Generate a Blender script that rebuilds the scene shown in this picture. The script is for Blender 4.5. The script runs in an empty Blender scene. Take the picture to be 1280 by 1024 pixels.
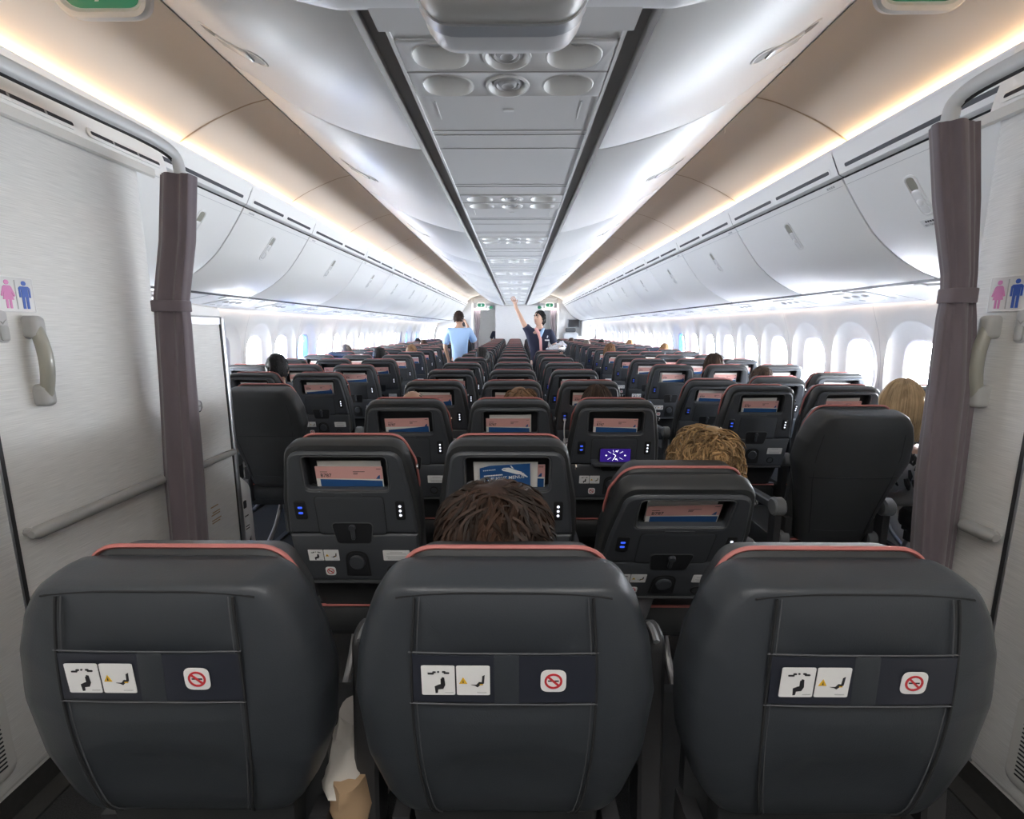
import bpy, bmesh, math, random
from mathutils import Vector, Matrix, noise
from mathutils.geometry import tessellate_polygon
R = random.Random(7)
SC = bpy.context.scene
COL = SC.collection
PI = math.pi

# ------------------------------------------------------------------ materials
def mat(name, col, rough=.5, metal=0., spec=.5, bump=0., bscale=200., var=0., vscale=30., emit=None, estr=0., sheen=0., coat=0., stretch=None):
    m = bpy.data.materials.new(name); m.use_nodes = True
    nt = m.node_tree; b = nt.nodes['Principled BSDF']
    b.inputs['Base Color'].default_value = (*col, 1)
    b.inputs['Roughness'].default_value = rough
    b.inputs['Metallic'].default_value = metal
    b.inputs['Specular IOR Level'].default_value = spec
    if coat: b.inputs['Coat Weight'].default_value = coat
    if sheen: b.inputs['Sheen Weight'].default_value = sheen
    if emit:
        b.inputs['Emission Color'].default_value = (*emit, 1)
        b.inputs['Emission Strength'].default_value = estr
    tc = None
    def coords(scale):
        tc = nt.nodes.new('ShaderNodeTexCoord'); mp = nt.nodes.new('ShaderNodeMapping')
        nt.links.new(tc.outputs['Object'], mp.inputs['Vector'])
        mp.inputs['Scale'].default_value = scale if not isinstance(scale, float) else (scale,)*3
        return mp
    if var:
        mp = coords(stretch or (1., 1., 1.))
        n = nt.nodes.new('ShaderNodeTexNoise'); n.inputs['Scale'].default_value = vscale; n.inputs['Detail'].default_value = 4
        nt.links.new(mp.outputs[0], n.inputs['Vector'])
        r = nt.nodes.new('ShaderNodeValToRGB')
        r.color_ramp.elements[0].position = .3; r.color_ramp.elements[1].position = .7
        r.color_ramp.elements[0].color = (*[c*(1-var) for c in col], 1)
        r.color_ramp.elements[1].color = (*[min(1, c*(1+var)) for c in col], 1)
        nt.links.new(n.outputs['Fac'], r.inputs['Fac']); nt.links.new(r.outputs['Color'], b.inputs['Base Color'])
    if bump:
        mp = coords((1., 1., 1.))
        n = nt.nodes.new('ShaderNodeTexNoise'); n.inputs['Scale'].default_value = bscale; n.inputs['Detail'].default_value = 3
        nt.links.new(mp.outputs[0], n.inputs['Vector'])
        bp = nt.nodes.new('ShaderNodeBump'); bp.inputs['Strength'].default_value = bump; bp.inputs['Distance'].default_value = .002
        nt.links.new(n.outputs['Fac'], bp.inputs['Height']); nt.links.new(bp.outputs[0], b.inputs['Normal'])
    return m

def glass(name, col, gloss=.06):
    m = bpy.data.materials.new(name); m.use_nodes = True
    nt = m.node_tree; nt.nodes.clear()
    o = nt.nodes.new('ShaderNodeOutputMaterial'); t = nt.nodes.new('ShaderNodeBsdfTransparent'); g = nt.nodes.new('ShaderNodeBsdfGlossy')
    x = nt.nodes.new('ShaderNodeMixShader'); x.inputs[0].default_value = gloss
    t.inputs[0].default_value = (*col, 1); g.inputs['Roughness'].default_value = .05
    nt.links.new(t.outputs[0], x.inputs[1]); nt.links.new(g.outputs[0], x.inputs[2]); nt.links.new(x.outputs[0], o.inputs[0])
    return m

M = dict(
    white=mat('white_plastic', (.84, .84, .83), .38),
    binw=mat('bin_white', (.86, .86, .85), .38),
    cbin=mat('centre_bin_grey', (.78, .79, .80), .38),
    cpan=mat('centre_panel_grey', (.70, .70, .70), .42),
    groove=mat('gasket_grey', (.36, .35, .34), .6),
    black=mat('black_gap', (.012, .012, .013), .6),
    ceil=mat('ceiling_ivory', (.84, .765, .68), .55),
    seam=mat('ceiling_seam', (.50, .38, .27), .6),
    wallw=mat('sidewall_ivory', (.82, .81, .79), .5),
    rim=mat('window_rim', (.52, .50, .54), .45),
    laminate=mat('brushed_laminate', (.70, .695, .675), .42, var=.11, vscale=6., stretch=(3., 2.0, 75.)),
    laminate_rail=mat('top_rail', (.66, .65, .62), .4),
    base=mat('dark_baseboard', (.035, .034, .032), .6, var=.15, vscale=60.),
    carpet=mat('carpet', (.022, .022, .023), .95, var=.6, vscale=260., bump=.6, bscale=300.),
    alu=mat('aluminium', (.55, .56, .58), .35, metal=.85),
    rail=mat('handrail_grey', (.33, .33, .32), .4),
    grip=mat('handle_tan', (.34, .335, .285), .33, coat=.3),
    gripend=mat('handle_end', (.42, .42, .41), .45),
    chrome=mat('chrome', (.75, .75, .76), .15, metal=1.),
    curtain=mat('mauve_curtain', (.150, .122, .136), .85, sheen=.3, bump=.4, bscale=500., var=.08, vscale=25., stretch=(1., 1., .2)),
    leather=mat('grey_leather', (.034, .039, .046), .40, spec=.42, bump=.12, bscale=420.),
    leather2=mat('black_leather', (.032, .034, .036), .46, spec=.4, bump=.12, bscale=420.),
    band=mat('dark_band', (.022, .025, .036), .35),
    stitch=mat('stitching', (.06, .063, .07), .7),
    seamd=mat('leather_seam', (.012, .013, .015), .8),
    coral=mat('coral_piping', (.43, .14, .125), .55),
    shell=mat('charcoal_shell', (.056, .061, .070), .40, spec=.45, bump=.1, bscale=900.),
    shelld=mat('shell_recess', (.017, .018, .021), .5),
    shelll=mat('shell_edge', (.08, .084, .09), .4),
    joint=mat('joint_grey', (.17, .175, .18), .4),
    legm=mat('leg_metal', (.45, .45, .46), .35, metal=.8),
    dark=mat('dark_metal', (.03, .03, .032), .5),
    paper=mat('sign_white', (.80, .80, .80), .5),
    ink=mat('ink', (.02, .02, .025), .6),
    red=mat('sign_red', (.55, .03, .04), .5),
    yellow=mat('sign_yellow', (.75, .45, .03), .5),
    pink=mat('card_pink', (.72, .39, .36), .5),
    navy=mat('card_navy', (.018, .085, .25), .45),
    cream=mat('paper_cream', (.74, .72, .69), .55),
    palegrey=mat('paper_grey', (.52, .52, .53), .55),
    spink=mat('sign_pink', (.72, .25, .53), .5),
    sblue=mat('sign_blue', (.045, .12, .50), .5),
    usb=mat('usb_blue', (.05, .1, .6), .4, emit=(.04, .12, 1.), estr=.25),
    dot=mat('socket_white', (.8, .8, .85), .4, emit=(.8, .85, 1.), estr=.5),
    led=mat('cove_led', (1, .8, .6), .5, emit=(1., .70, .40), estr=3.6),
    ledw=mat('wall_wash_led', (1, .8, .7), .5, emit=(1., .78, .66), estr=4.),
    lamp=mat('ceiling_lamp', (1, 1, 1), .5, emit=(1., .97, .93), estr=4.2),
    lens=mat('light_lens', (.85, .85, .85), .2),
    green=mat('exit_green', (.012, .10, .055), .4, emit=(.01, .25, .12), estr=.12),
    skin=mat('skin', (.58, .36, .26), .5), skin2=mat('skin_tan', (.42, .25, .17), .5),
    tee=mat('light_blue_cotton', (.36, .52, .75), .85), uniform=mat('navy_uniform', (.018, .022, .05), .8),
    trousers=mat('dark_trousers', (.03, .032, .04), .85), scarf=mat('pink_scarf', (.65, .32, .30), .7),
    blouse=mat('pale_blouse', (.55, .54, .54), .85), lace=mat('black_lace', (.012, .012, .013), .8),
    cloth1=mat('black_clothing', (.012, .012, .013), .85), cloth2=mat('grey_clothing', (.11, .11, .12), .85),
    eye=mat('eye', (.02, .015, .012), .3), lip=mat('lips', (.45, .17, .15), .5),
    foil=mat('silver_foil', (.75, .75, .77), .22, metal=.8),
    bag=mat('paper_bag_white', (.50, .47, .43), .7, bump=.5, bscale=40.), tan=mat('tan_wrap', (.40, .27, .16), .7, bump=.5, bscale=40.),
    phone=mat('phone_screen', (.02, .01, .08), .15, emit=(.05, .02, .30), estr=.16), phonel=mat('phone_lines', (.8, .8, .9), .3, emit=(.85, .85, 1.), estr=.6),
    cable=mat('white_cable', (.72, .70, .66), .5),
    slot=mat('vent_slot', (.02, .02, .028), .5),
    outwall=mat('far_panel', (.62, .62, .62), .5, var=.08, vscale=4., stretch=(2., 2., 40.)),
    screen=mat('monitor_screen', (.03, .03, .035), .2),
    housing=mat('housing_grey', (.34, .36, .39), .35), housing2=mat('housing_light', (.56, .57, .58), .35),
)
def hairmat(n, col, var=.45):
    return mat(n, col, .58, spec=.25, var=var, vscale=22., stretch=(1., 1., .35))
for _n, _c in (('h_dark', (.016, .009, .006)), ('h_curl', (.14, .085, .038)), ('h_blond', (.36, .25, .14)), ('h_lbrown', (.10, .055, .025)), ('h_brown', (.03, .018, .012))): M[_n+'2'] = hairmat(_n+'_shade', _c)
M['h_dark'] = hairmat('hair_dark_brown', (.038, .020, .013)); M['h_curl'] = hairmat('hair_curly_blonde', (.30, .185, .085), .6)
M['h_blond'] = hairmat('hair_straight_blonde', (.50, .36, .21), .3); M['h_black'] = hairmat('hair_black', (.010, .009, .009))
M['h_brown'] = hairmat('hair_brown', (.055, .033, .022)); M['h_grey'] = hairmat('hair_grey', (.14, .115, .095)); M['h_lbrown'] = hairmat('hair_light_brown', (.22, .12, .06))
M['g_clear'] = glass('pane_clear', (.97, .98, 1.)); M['g_blue'] = glass('pane_blue', (.03, .17, .55)); M['g_dark'] = glass('pane_dark', (.006, .012, .03))

# ------------------------------------------------------------------ mesh builder
ID = lambda p: p
class MB:
    def __init__(s): s.v = []; s.f = []; s.m = []; s.ms = []
    def mi(s, m):
        if isinstance(m, str): m = M[m]
        if m not in s.ms: s.ms.append(m)
        return s.ms.index(m)
    def add(s, vs, fs, m, xf=ID):
        o = len(s.v); i = s.mi(m)
        s.v += [tuple(xf(Vector(p))) for p in vs]
        for f in fs: s.f.append(tuple(o+k for k in f)); s.m.append(i)
    def box(s, c, d, m, xf=ID):
        x, y, z = c; a, b, e = d[0]/2, d[1]/2, d[2]/2
        vs = [(x+i*a, y+j*b, z+k*e) for i in (-1, 1) for j in (-1, 1) for k in (-1, 1)]
        s.add(vs, [(0,1,3,2),(4,6,7,5),(0,4,5,1),(2,3,7,6),(0,2,6,4),(1,5,7,3)], m, xf)
    def rings(s, rs, m, xf=ID, close=True, cap0=True, cap1=True, capm=None):
        n = len(rs[0]); vs = [p for r in rs for p in r]; fs = []
        for i in range(len(rs)-1):
            for j in range(n if close else n-1):
                k = (j+1) % n
                fs.append((i*n+j, i*n+k, (i+1)*n+k, (i+1)*n+j))
        s.add(vs, fs, m, xf)
        for on, r, rev in ((cap0, rs[0], True), (cap1, rs[-1], False)):
            if on:
                tr = tessellate_polygon([[Vector(p) for p in r]])
                s.add(r, [tuple(t) for t in tr], capm or m, xf)
    def tube(s, pts, r, m, n=8, xf=ID, caps=True, flat=1.):
        pts = [Vector(p) for p in pts]; L = len(pts); rr = r if isinstance(r, (list, tuple)) else [r]*L
        t0 = (pts[1]-pts[0]).normalized()
        up = Vector((0, 0, 1)) if abs(t0.z) < .9 else Vector((1, 0, 0))
        nrm = (up - t0*up.dot(t0)).normalized(); rs = []
        for i, p in enumerate(pts):
            t = (pts[min(i+1, L-1)]-pts[max(i-1, 0)])
            if t.length < 1e-9: t = t0
            t.normalize(); nrm = (nrm - t*nrm.dot(t)).normalized(); b = t.cross(nrm)
            rs.append([p + (nrm*math.cos(2*PI*k/n)*flat + b*math.sin(2*PI*k/n))*rr[i] for k in range(n)])
        s.rings(rs, m, xf, True, caps, caps)
    def lathe(s, prof, m, n=16, xf=ID, cap0=False, cap1=False, ax='z'):
        rs = []
        for (r, h) in prof:
            rs.append([(r*math.cos(2*PI*k/n), r*math.sin(2*PI*k/n), h) if ax == 'z' else ((r*math.cos(2*PI*k/n), h, r*math.sin(2*PI*k/n)) if ax == 'y' else (h, r*math.cos(2*PI*k/n), r*math.sin(2*PI*k/n))) for k in range(n)])
        s.rings(rs, m, xf, True, cap0, cap1)
    # slab: outline in (a,b), depth c; layers = [(inset, c)]; xf maps (a,b,c)
    def slab(s, out, layers, m, xf=ID, holes=(), capm=None, cap0=True, cap1=True):
        def ring(o, ins, c):
            return [(p[0], p[1], c) for p in (offset(o, ins) if ins else o)]
        rs = [ring(out, i, c) for i, c in layers]
        if not holes:
            s.rings(rs, m, xf, True, cap0, cap1, capm); return
        s.rings(rs, m, xf, True, False, False)
        hr = [[ring(h, -i, c) for i, c in layers] for h in holes]
        for h in hr: s.rings([list(reversed(r)) for r in h], m, xf, True, False, False)
        for on, k in ((cap0, 0), (cap1, -1)):
            if not on: continue
            loops = [rs[k]]+[h[k] for h in hr]
            flat = [p for l in loops for p in l]
            tr = tessellate_polygon([[Vector(p) for p in l] for l in loops])
            s.add(flat, [tuple(t) for t in tr], capm or m, xf)
    def flat(s, out, c, m, xf=ID):
        tr = tessellate_polygon([[Vector((p[0], p[1], 0)) for p in out]])
        s.add([(p[0], p[1], c) for p in out], [tuple(t) for t in tr], m, xf)
    def text(s, txt, size, a, b, c, m, xf=ID, shear=0., bold=0.):
        vs, fs = text_mesh(txt, bold)
        s.add([(a+size*(x+shear*y), b+size*y, c) for x, y in vs], fs, m, xf)
    def grid(s, fn, nu, nv, m, xf=ID, closeu=False):
        vs = [fn(i/nu, j/nv) for j in range(nv+1) for i in range(nu+1)]
        fs = [(j*(nu+1)+i, j*(nu+1)+i+1, (j+1)*(nu+1)+i+1, (j+1)*(nu+1)+i) for j in range(nv) for i in range(nu)]
        s.add(vs, fs, m, xf)
    def mesh(s, name, angle=38., fix=True):
        me = bpy.data.meshes.new(name); me.from_pydata(s.v, [], s.f)
        for m in s.ms: me.materials.append(m)
        me.polygons.foreach_set('material_index', s.m)
        bm = bmesh.new(); bm.from_mesh(me)
        bmesh.ops.remove_doubles(bm, verts=bm.verts, dist=2e-5)
        if fix: bmesh.ops.recalc_face_normals(bm, faces=bm.faces)
        bm.to_mesh(me); bm.free()
        me.polygons.foreach_set('use_smooth', [True]*len(me.polygons))
        me.set_sharp_from_angle(angle=math.radians(angle)); me.update()
        return me
    def build(s, name, parent=None, angle=38., fix=True):
        o = bpy.data.objects.new(name, s.mesh(name, angle, fix)); COL.objects.link(o)
        if parent is not None: o.parent = parent
        return o

_tx = {}
def text_mesh(txt, bold=0.):
    if (txt, bold) in _tx: return _tx[(txt, bold)]
    cu = bpy.data.curves.new('t', 'FONT'); cu.body = txt; cu.size = 1; cu.resolution_u = 2; cu.offset = bold
    o = bpy.data.objects.new('t', cu); COL.objects.link(o)
    dg = bpy.context.evaluated_depsgraph_get(); dg.update()
    me = bpy.data.meshes.new_from_object(o.evaluated_get(dg))
    r = ([(v.co.x, v.co.y) for v in me.vertices], [tuple(p.vertices) for p in me.polygons])
    bpy.data.objects.remove(o); bpy.data.curves.remove(cu); bpy.data.meshes.remove(me)
    _tx[(txt, bold)] = r; return r

def offset(o, d):
    n = len(o); out = []
    A = sum(o[i][0]*o[(i+1) % n][1]-o[(i+1) % n][0]*o[i][1] for i in range(n))
    sg = 1 if A > 0 else -1
    for i in range(n):
        p0, p1, p2 = Vector(o[i-1][:2]), Vector(o[i][:2]), Vector(o[(i+1) % n][:2])
        a = (p1-p0); b = (p2-p1)
        if a.length < 1e-9: a = b
        if b.length < 1e-9: b = a
        a.normalize(); b.normalize()
        n1 = Vector((-a.y, a.x))*sg; n2 = Vector((-b.y, b.x))*sg
        q = n1+n2
        if q.length < 1e-6: q = n1.copy()
        q.normalize(); k = max(.5, q.dot(n1))
        r = p1+q*(d/k); out.append((r.x, r.y))
    return out

def rpoly(pts, seg=5):
    n = len(pts); out = []
    for i in range(n):
        x, y, r = pts[i]
        p = Vector((x, y)); a = Vector(pts[i-1][:2])-p; b = Vector(pts[(i+1) % n][:2])-p
        if r <= 0: out.append((x, y)); continue
        la, lb = a.length, b.length; a.normalize(); b.normalize()
        ang = math.acos(max(-1, min(1, a.dot(b)))); d = min(r/math.tan(ang/2), la*.499, lb*.499)
        p0 = p+a*d; p2 = p+b*d
        for k in range(seg+1):
            t = k/seg; q = p0*(1-t)**2*1. + p*2*t*(1-t) + p2*t*t
            w = (1-t)**2+2*t*(1-t)+t*t
            out.append((q.x/w, q.y/w))
    return out
def rrect(cx, cy, w, h, r, seg=5):
    a, b = w/2, h/2
    return rpoly([(cx-a, cy-b, r), (cx+a, cy-b, r), (cx+a, cy+b, r), (cx-a, cy+b, r)], seg)
def oval(cx, cy, a, b, n=20, e=2.):
    def sp(v): return math.copysign(abs(v)**(2/e), v)
    return [(cx+a*sp(math.cos(2*PI*k/n)), cy+b*sp(math.sin(2*PI*k/n))) for k in range(n)]

# ------------------------------------------------------------------ objects
def tag(o, label, cat, group=None, kind=None):
    if label: o['label'] = label
    if cat: o['category'] = cat
    if group: o['group'] = group
    if kind: o['kind'] = kind
    return o
def empty(name, loc=(0, 0, 0), rz=0.):
    o = bpy.data.objects.new(name, None); COL.objects.link(o); o.location = loc; o.rotation_euler = (0, 0, rz)
    o.empty_display_size = .05
    return o
def struct(o):
    o['kind'] = 'structure'; return o
def dup(root, loc, rz, label, group=None):
    r = root.copy(); COL.objects.link(r); r.location = loc; r.rotation_euler = (0, 0, rz); r['label'] = label
    if group: r['group'] = group
    def rec(src, dst):
        for ch in src.children:
            c = ch.copy(); COL.objects.link(c); c.parent = dst; rec(ch, c)
    rec(root, r); return r
ORD = ['nearest', 'second', 'third', 'fourth', 'fifth', 'sixth', 'seventh', 'eighth', 'ninth', 'tenth', 'eleventh', 'twelfth', 'thirteenth', 'fourteenth', 'fifteenth', 'sixteenth', 'seventeenth', 'eighteenth', 'nineteenth', 'twentieth']
# ================================================================== CABIN SHELL
YB, YE = -1.6, 16.4          # rear wall, forward bulkhead
YL, YR_ = 2.26, 1.66         # where the lavatories end

def mirror(pts, s): return [(s*x, z) for x, z in pts]
def extrude(b, prof, y0, y1, m, ny=1, close=False, caps=False):
    rs = [[(x, y0+(y1-y0)*k/ny, z) for x, z in prof] for k in range(ny+1)]
    b.rings(rs, m, ID, close, caps, caps)
def smooth(pts, n=4):
    out = []
    for i in range(len(pts)-1):
        p0 = Vector(pts[max(0, i-1)]); p1 = Vector(pts[i]); p2 = Vector(pts[i+1]); p3 = Vector(pts[min(len(pts)-1, i+2)])
        for k in range(n):
            t = k/n
            q = .5*((2*p1)+(p2-p0)*t+(2*p0-5*p1+4*p2-p3)*t*t+(3*p1-p0-3*p2+p3)*t**3)
            out.append(tuple(q))
    out.append(tuple(pts[-1])); return out

# floor
b = MB(); b.box((0, 8.2, -.02), (5.7, 20.2, .04), 'carpet'); struct(b.build('floor'))

# ceiling (two long arched panels over the aisles) ---------------------------
CE = smooth([(.80, 2.60), (.98, 2.575), (1.162, 2.53), (1.271, 2.502), (1.415, 2.445), (1.519, 2.394), (1.625, 2.33), (1.68, 2.295)])
SEAMR = [2.55+1.18*k for k in range(12)]
SEAML = [3.09, 4.04]+[5.42+1.18*k for k in range(10)]
b = MB()
for s in (-1, 1):
    extrude(b, mirror(CE, s), YB, YE, 'ceil', 1)
    extrude(b, mirror([(1.68, 2.295), (1.59, 2.28), (1.572, 2.30), (1.568, 2.312)], s), YB, YE, 'white')
# vestibule ceiling behind the camera and roof over the centre bins
b.add([(-.82, YB, 2.60), (.82, YB, 2.60), (.82, YE, 2.60), (-.82, YE, 2.60)], [(0, 1, 2, 3)], 'white')
struct(b.build('ceiling', angle=30))
b = MB()
for s in (-1, 1):
    for y in [2.50, 3.66, 4.84]+[6.02+1.18*k for k in range(9)]:
        off = [(s*x, z-.0015) for x, z in CE[4:]]
        extrude(b, off, y-.005, y+.005, 'seam')
        extrude(b, [(x, z-.002) for x, z in off], y+.005, y+.022, 'ceil')
struct(b.build('trim_1'))
# round access discs in the ceiling
for s in (-1, 1):
    for k, y in enumerate((2.9, 5.3, 7.7)):
        b = MB(); c = (1.10, 2.545); 
        fr = lambda p, s=s, y=y: Vector((s*(1.10+p.x*.965), y+p.y, 2.546-.26*p.x-.004-p.z-.6*p.x*p.x))
        b.slab(oval(0, 0, .085, .085, 28), [(0, 0), (.004, .004)], 'ceil', fr)
        tag(b.build('ceiling_disc'), 'round ivory cover in the %s ceiling panel, %s from the camera' % ('left' if s < 0 else 'right', ORD[k]), 'cover', 'round ceiling covers')

# cove light strips
for s in (-1, 1):
    b = MB(); extrude(b, mirror([(1.603, 2.292), (1.626, 2.322)], s), .2, YE-.3, 'led')
    tag(b.build('light_strip'), 'warm light strip glowing along the edge of the %s ceiling' % ('left' if s < 0 else 'right'), 'light')

# valance with vent slots ----------------------------------------------------
def P_on(pa, pb, t, out=0.):
    d = Vector((pb[0]-pa[0], pb[1]-pa[1])); n = Vector((d.y, -d.x)).normalized()
    if n.x > 0: n = -n
    return (pa[0]+d.x*t+n.x*out, pa[1]+d.y*t+n.y*out)
def slot(b, s, pa, pb, t, y0, y1, hw=.009):
    L = math.dist(pa, pb)
    def xf(p): 
        q = P_on(pa, pb, t+p.y/L, p.z); return Vector((s*q[0], p.x, q[1]))
    b.slab(rrect((y0+y1)/2, 0, y1-y0, hw*2, hw), [(0, .0), (0, .0025)], 'slot', xf)
    b.slab(rrect((y0+y1)/2, 0, y1-y0+.022, hw*2+.022, hw+.011), [(0, .0), (0, .0012)], 'white', xf)
VA, VB_ = (1.568, 2.312), (1.625, 2.190)
for s, seams, y0, nm in ((-1, SEAML, YL, 'trim_2'), (1, SEAMR, YR_, 'trim_3')):
    b = MB(); ys = [y0]+seams+[YE]
    for i in range(len(ys)-1):
        a, c = ys[i], ys[i+1]
        if c-a < .1: continue
        prof = [(1.60, 2.32), VA, P_on(VA, VB_, .5), (1.622, 2.197), (1.640, 2.188), (1.70, 2.19)]
        extrude(b, mirror(prof, s), a+.004, c-.004, 'white')
        m = (a+c)/2
        if c-a > .9:
            slot(b, s, VA, VB_, .72, a+.06, m-.03); slot(b, s, VA, VB_, .72, m+.03, c-.06)
        else: slot(b, s, VA, VB_, .72, a+.06, c-.06)
    extrude(b, mirror([(1.60, 2.30), (1.66, 2.18)], s), y0, YE, 'groove')
    extrude(b, mirror([(1.645, 2.19), (1.68, 2.165)], s), y0, YE, 'black')
    struct(b.build(nm, angle=30))

# outboard bins --------------------------------------------------------------
BP = smooth([(1.640, 2.176), (1.707, 2.073), (1.775, 1.980), (1.845, 1.897), (1.961, 1.803), (2.082, 1.735), (2.174, 1.700)])
BLEN = [0]
for i in range(len(BP)-1): BLEN.append(BLEN[-1]+math.dist(BP[i], BP[i+1]))
def bp_at(d):
    d = max(0, min(BLEN[-1], d))
    for i in range(len(BP)-1):
        if BLEN[i+1] >= d:
            t = (d-BLEN[i])/(BLEN[i+1]-BLEN[i]); a, c = BP[i], BP[i+1]
            tx, tz = (c[0]-a[0]), (c[1]-a[1]); L = math.hypot(tx, tz)
            return a[0]+tx*t, a[1]+tz*t, tz/L, -tx/L     # point, outward normal (towards the aisle, down)
def bin_xf(s, yc):
    def xf(p):
        x, z, nx, nz = bp_at(p.y); return Vector((s*(x+nx*p.z), yc+p.x, z+nz*p.z))
    return xf
def make_latch(b2, s, yc, sub):
    xf = bin_xf(s, yc); d0 = .20
    b2.slab(rrect(0, d0, .066, .20, .033, 8), [(0, -.004), (0, .003), (.004, .005), (.009, .004), (.0105, .0006)], 'white', xf)
    b2.slab(rrect(0, d0-.055, .040, .066, .020, 8), [(0, .0005), (0, .0016)], 'grip', xf)
    b2.slab(rrect(0, d0+.028, .042, .115, .018, 8), [(0, .0), (0, .005), (.006, .008)], 'lens', xf)
    b2.lathe([(.0, .014), (.010, .0125), (.017, .008), (.019, .004)], 'white', 14, lambda p: xf(Vector((p.x, d0+.03+p.y, p.z))))
for s, seams, y0 in ((-1, SEAML, 2.13), (1, SEAMR, 1.68)):
    side = 'left' if s < 0 else 'right'
    ys = [y0]+seams
    if ys[-1] < YE-.2: ys.append(YE-.02)
    for i in range(len(ys)-1):
        a, c = ys[i]+.005, ys[i+1]-.005
        r = empty('overhead_bin', (s*1.9, (a+c)/2, 1.9)); W = c-a
        o = Vector((s*1.9, (a+c)/2, 1.9)); lx = lambda p: p-o
        tag(r, 'closed white overhead bin above the %s windows, %s from the camera' % (side, ORD[i]), 'overhead bin', 'overhead bins along the %s wall' % side)
        b = MB()                                                     # body behind the door
        body = [(1.70, 2.16)]+[(x+.03, z+.03) for x, z in BP[4:]]+[(2.19, 1.73), (2.35, 1.78), (2.35, 2.16)]
        extrude(b, mirror(body, s), a, c, 'white', 1, True, True)
        b.v = [tuple(lx(Vector(v))) for v in b.v]; b.build('bin_body', r)
        b = MB(); n = 6; rs = []
        ins = [(a, -.010), (a+.001, -.003), (a+.006, 0), (c-.006, 0), (c-.001, -.003), (c, -.010)]
        for y, dn in ins:
            ring = []
            for k, (x, z) in enumerate(BP):
                _, _, nx, nz = bp_at(BLEN[k]); ring.append((s*(x+nx*dn), y, z+nz*dn))
            rs.append(ring)
        b.rings(rs, 'binw', ID, False, False, False)
        xf = bin_xf(s, (a+c)/2)
        b.slab(rrect(0, .032, W-.012, .0022, .0005, 1), [(0, 0), (0, .0006)], 'palegrey', xf)
        b.v = [tuple(lx(Vector(v))) for v in b.v]; d = b.build('door', r, 45)
        if i < 9:
            b = MB(); make_latch(b, s, (2.78 if s < 0 else 2.20) if i == 0 else (a+c)/2, None)
            b.v = [tuple(lx(Vector(v))) for v in b.v]; b.build('latch', d)
        if s > 0 and i == 0:
            b = MB(); q = lambda p: xf(Vector((p.x+.075, .335-p.y, p.z)))
            b.slab(rrect(0, 0, .15, .04, .003, 2), [(0, 0), (0, .0008)], 'paper', q)
            for k in range(9): b.slab(rrect(-.048+.012*k, .008, .008, .009, .001, 1), [(0, 0), (0, .0014)], 'ink', q)
            b.text('FOR ATTENDANT USE', .0125, -.062, -.014, .0014, 'ink', q)
            b.v = [tuple(lx(Vector(v))) for v in b.v]; b.build('notice_label', r)
        elif i < 6:
            b = MB()
            for k in range(4): b.slab(rrect(-W/2+.07+.016*k, .018, .012, .012, .001, 1), [(0, 0), (0, .0007)], 'palegrey', xf)
            b.v = [tuple(lx(Vector(v))) for v in b.v]; b.build('seat_row_marking', r)

# service panels under the bins ---------------------------------------------
QA, QB = (2.205, 1.690), (2.575, 1.618)
def psu_xf(s):
    def xf(p):      # p.x along Y, p.y across (0 inboard .. 1), p.z down
        return Vector((s*(QA[0]+(QB[0]-QA[0])*p.y), p.x, QA[1]+(QB[1]-QA[1])*p.y-p.z))
    return xf
for s, y0, nm in ((-1, 2.2, 'trim_4'), (1, 1.7, 'trim_5')):
    b = MB()
    extrude(b, mirror([(2.172, 1.712), (2.20, 1.70), QA, QB, (2.585, 1.63)], s), y0, YE, 'white')
    extrude(b, mirror([(2.168, 1.703), (2.205, 1.688)], s), y0, YE, 'black')
    xf = psu_xf(s)
    y = y0+.2
    while y < YE:
        b.box((y, .5, .001), (.006, 1., .002), 'palegrey', xf); b.box((y+.22, .1, .004), (.05, .16, .008), 'white', xf); y += .59
    struct(b.build(nm, angle=30))
for s, y0 in ((-1, 3.25), (1, 2.55)):
    xf = psu_xf(s); side = 'left' if s < 0 else 'right'
    for i in range(11):
        y = y0+.787*i*1.0
        r = empty('service_panel', tuple(xf(Vector((y, .5, 0))))); o = Vector(r.location)
        tag(r, 'white service panel with air vents under the %s bins, %s from the camera' % (side, ORD[i]), 'service panel', 'service panels under the %s bins' % side)
        def put(b, name, par=r):
            b.v = [tuple(Vector(v)-o) for v in b.v]; return b.build(name, par)
        b = MB(); b.slab(rrect(0, .42, .34, .62, .05), [(0, 0), (0, .006), (.006, .009)], 'white', lambda p: xf(Vector((y+p.x, p.y, p.z)))); put(b, 'panel')
        for k in range(3):
            b = MB(); b.lathe([(.026, .008), (.026, .014), (.020, .016), (.014, .010), (.0, .012)], 'palegrey', 14, lambda p: xf(Vector((y-.09+.09*k+p.x, .30+p.y*2.6, p.z)))); put(b, 'air_vent')
        for k in range(3):
            b = MB(); b.lathe([(.023, .008), (.021, .011), (.012, .0105), (.0, .0095)], 'lens', 14, lambda p: xf(Vector((y-.09+.09*k+p.x, .60+p.y*2.6, p.z)))); put(b, 'reading_light')
# wash light above the windows
for s in (-1, 1):
    b = MB(); extrude(b, mirror([(2.59, 1.635), (2.605, 1.638)], s), 2.6 if s < 0 else 1.7, YE, 'ledw')
    tag(b.build('light_strip'), 'soft pinkish light strip along the top of the %s window wall' % ('left' if s < 0 else 'right'), 'light')

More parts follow.
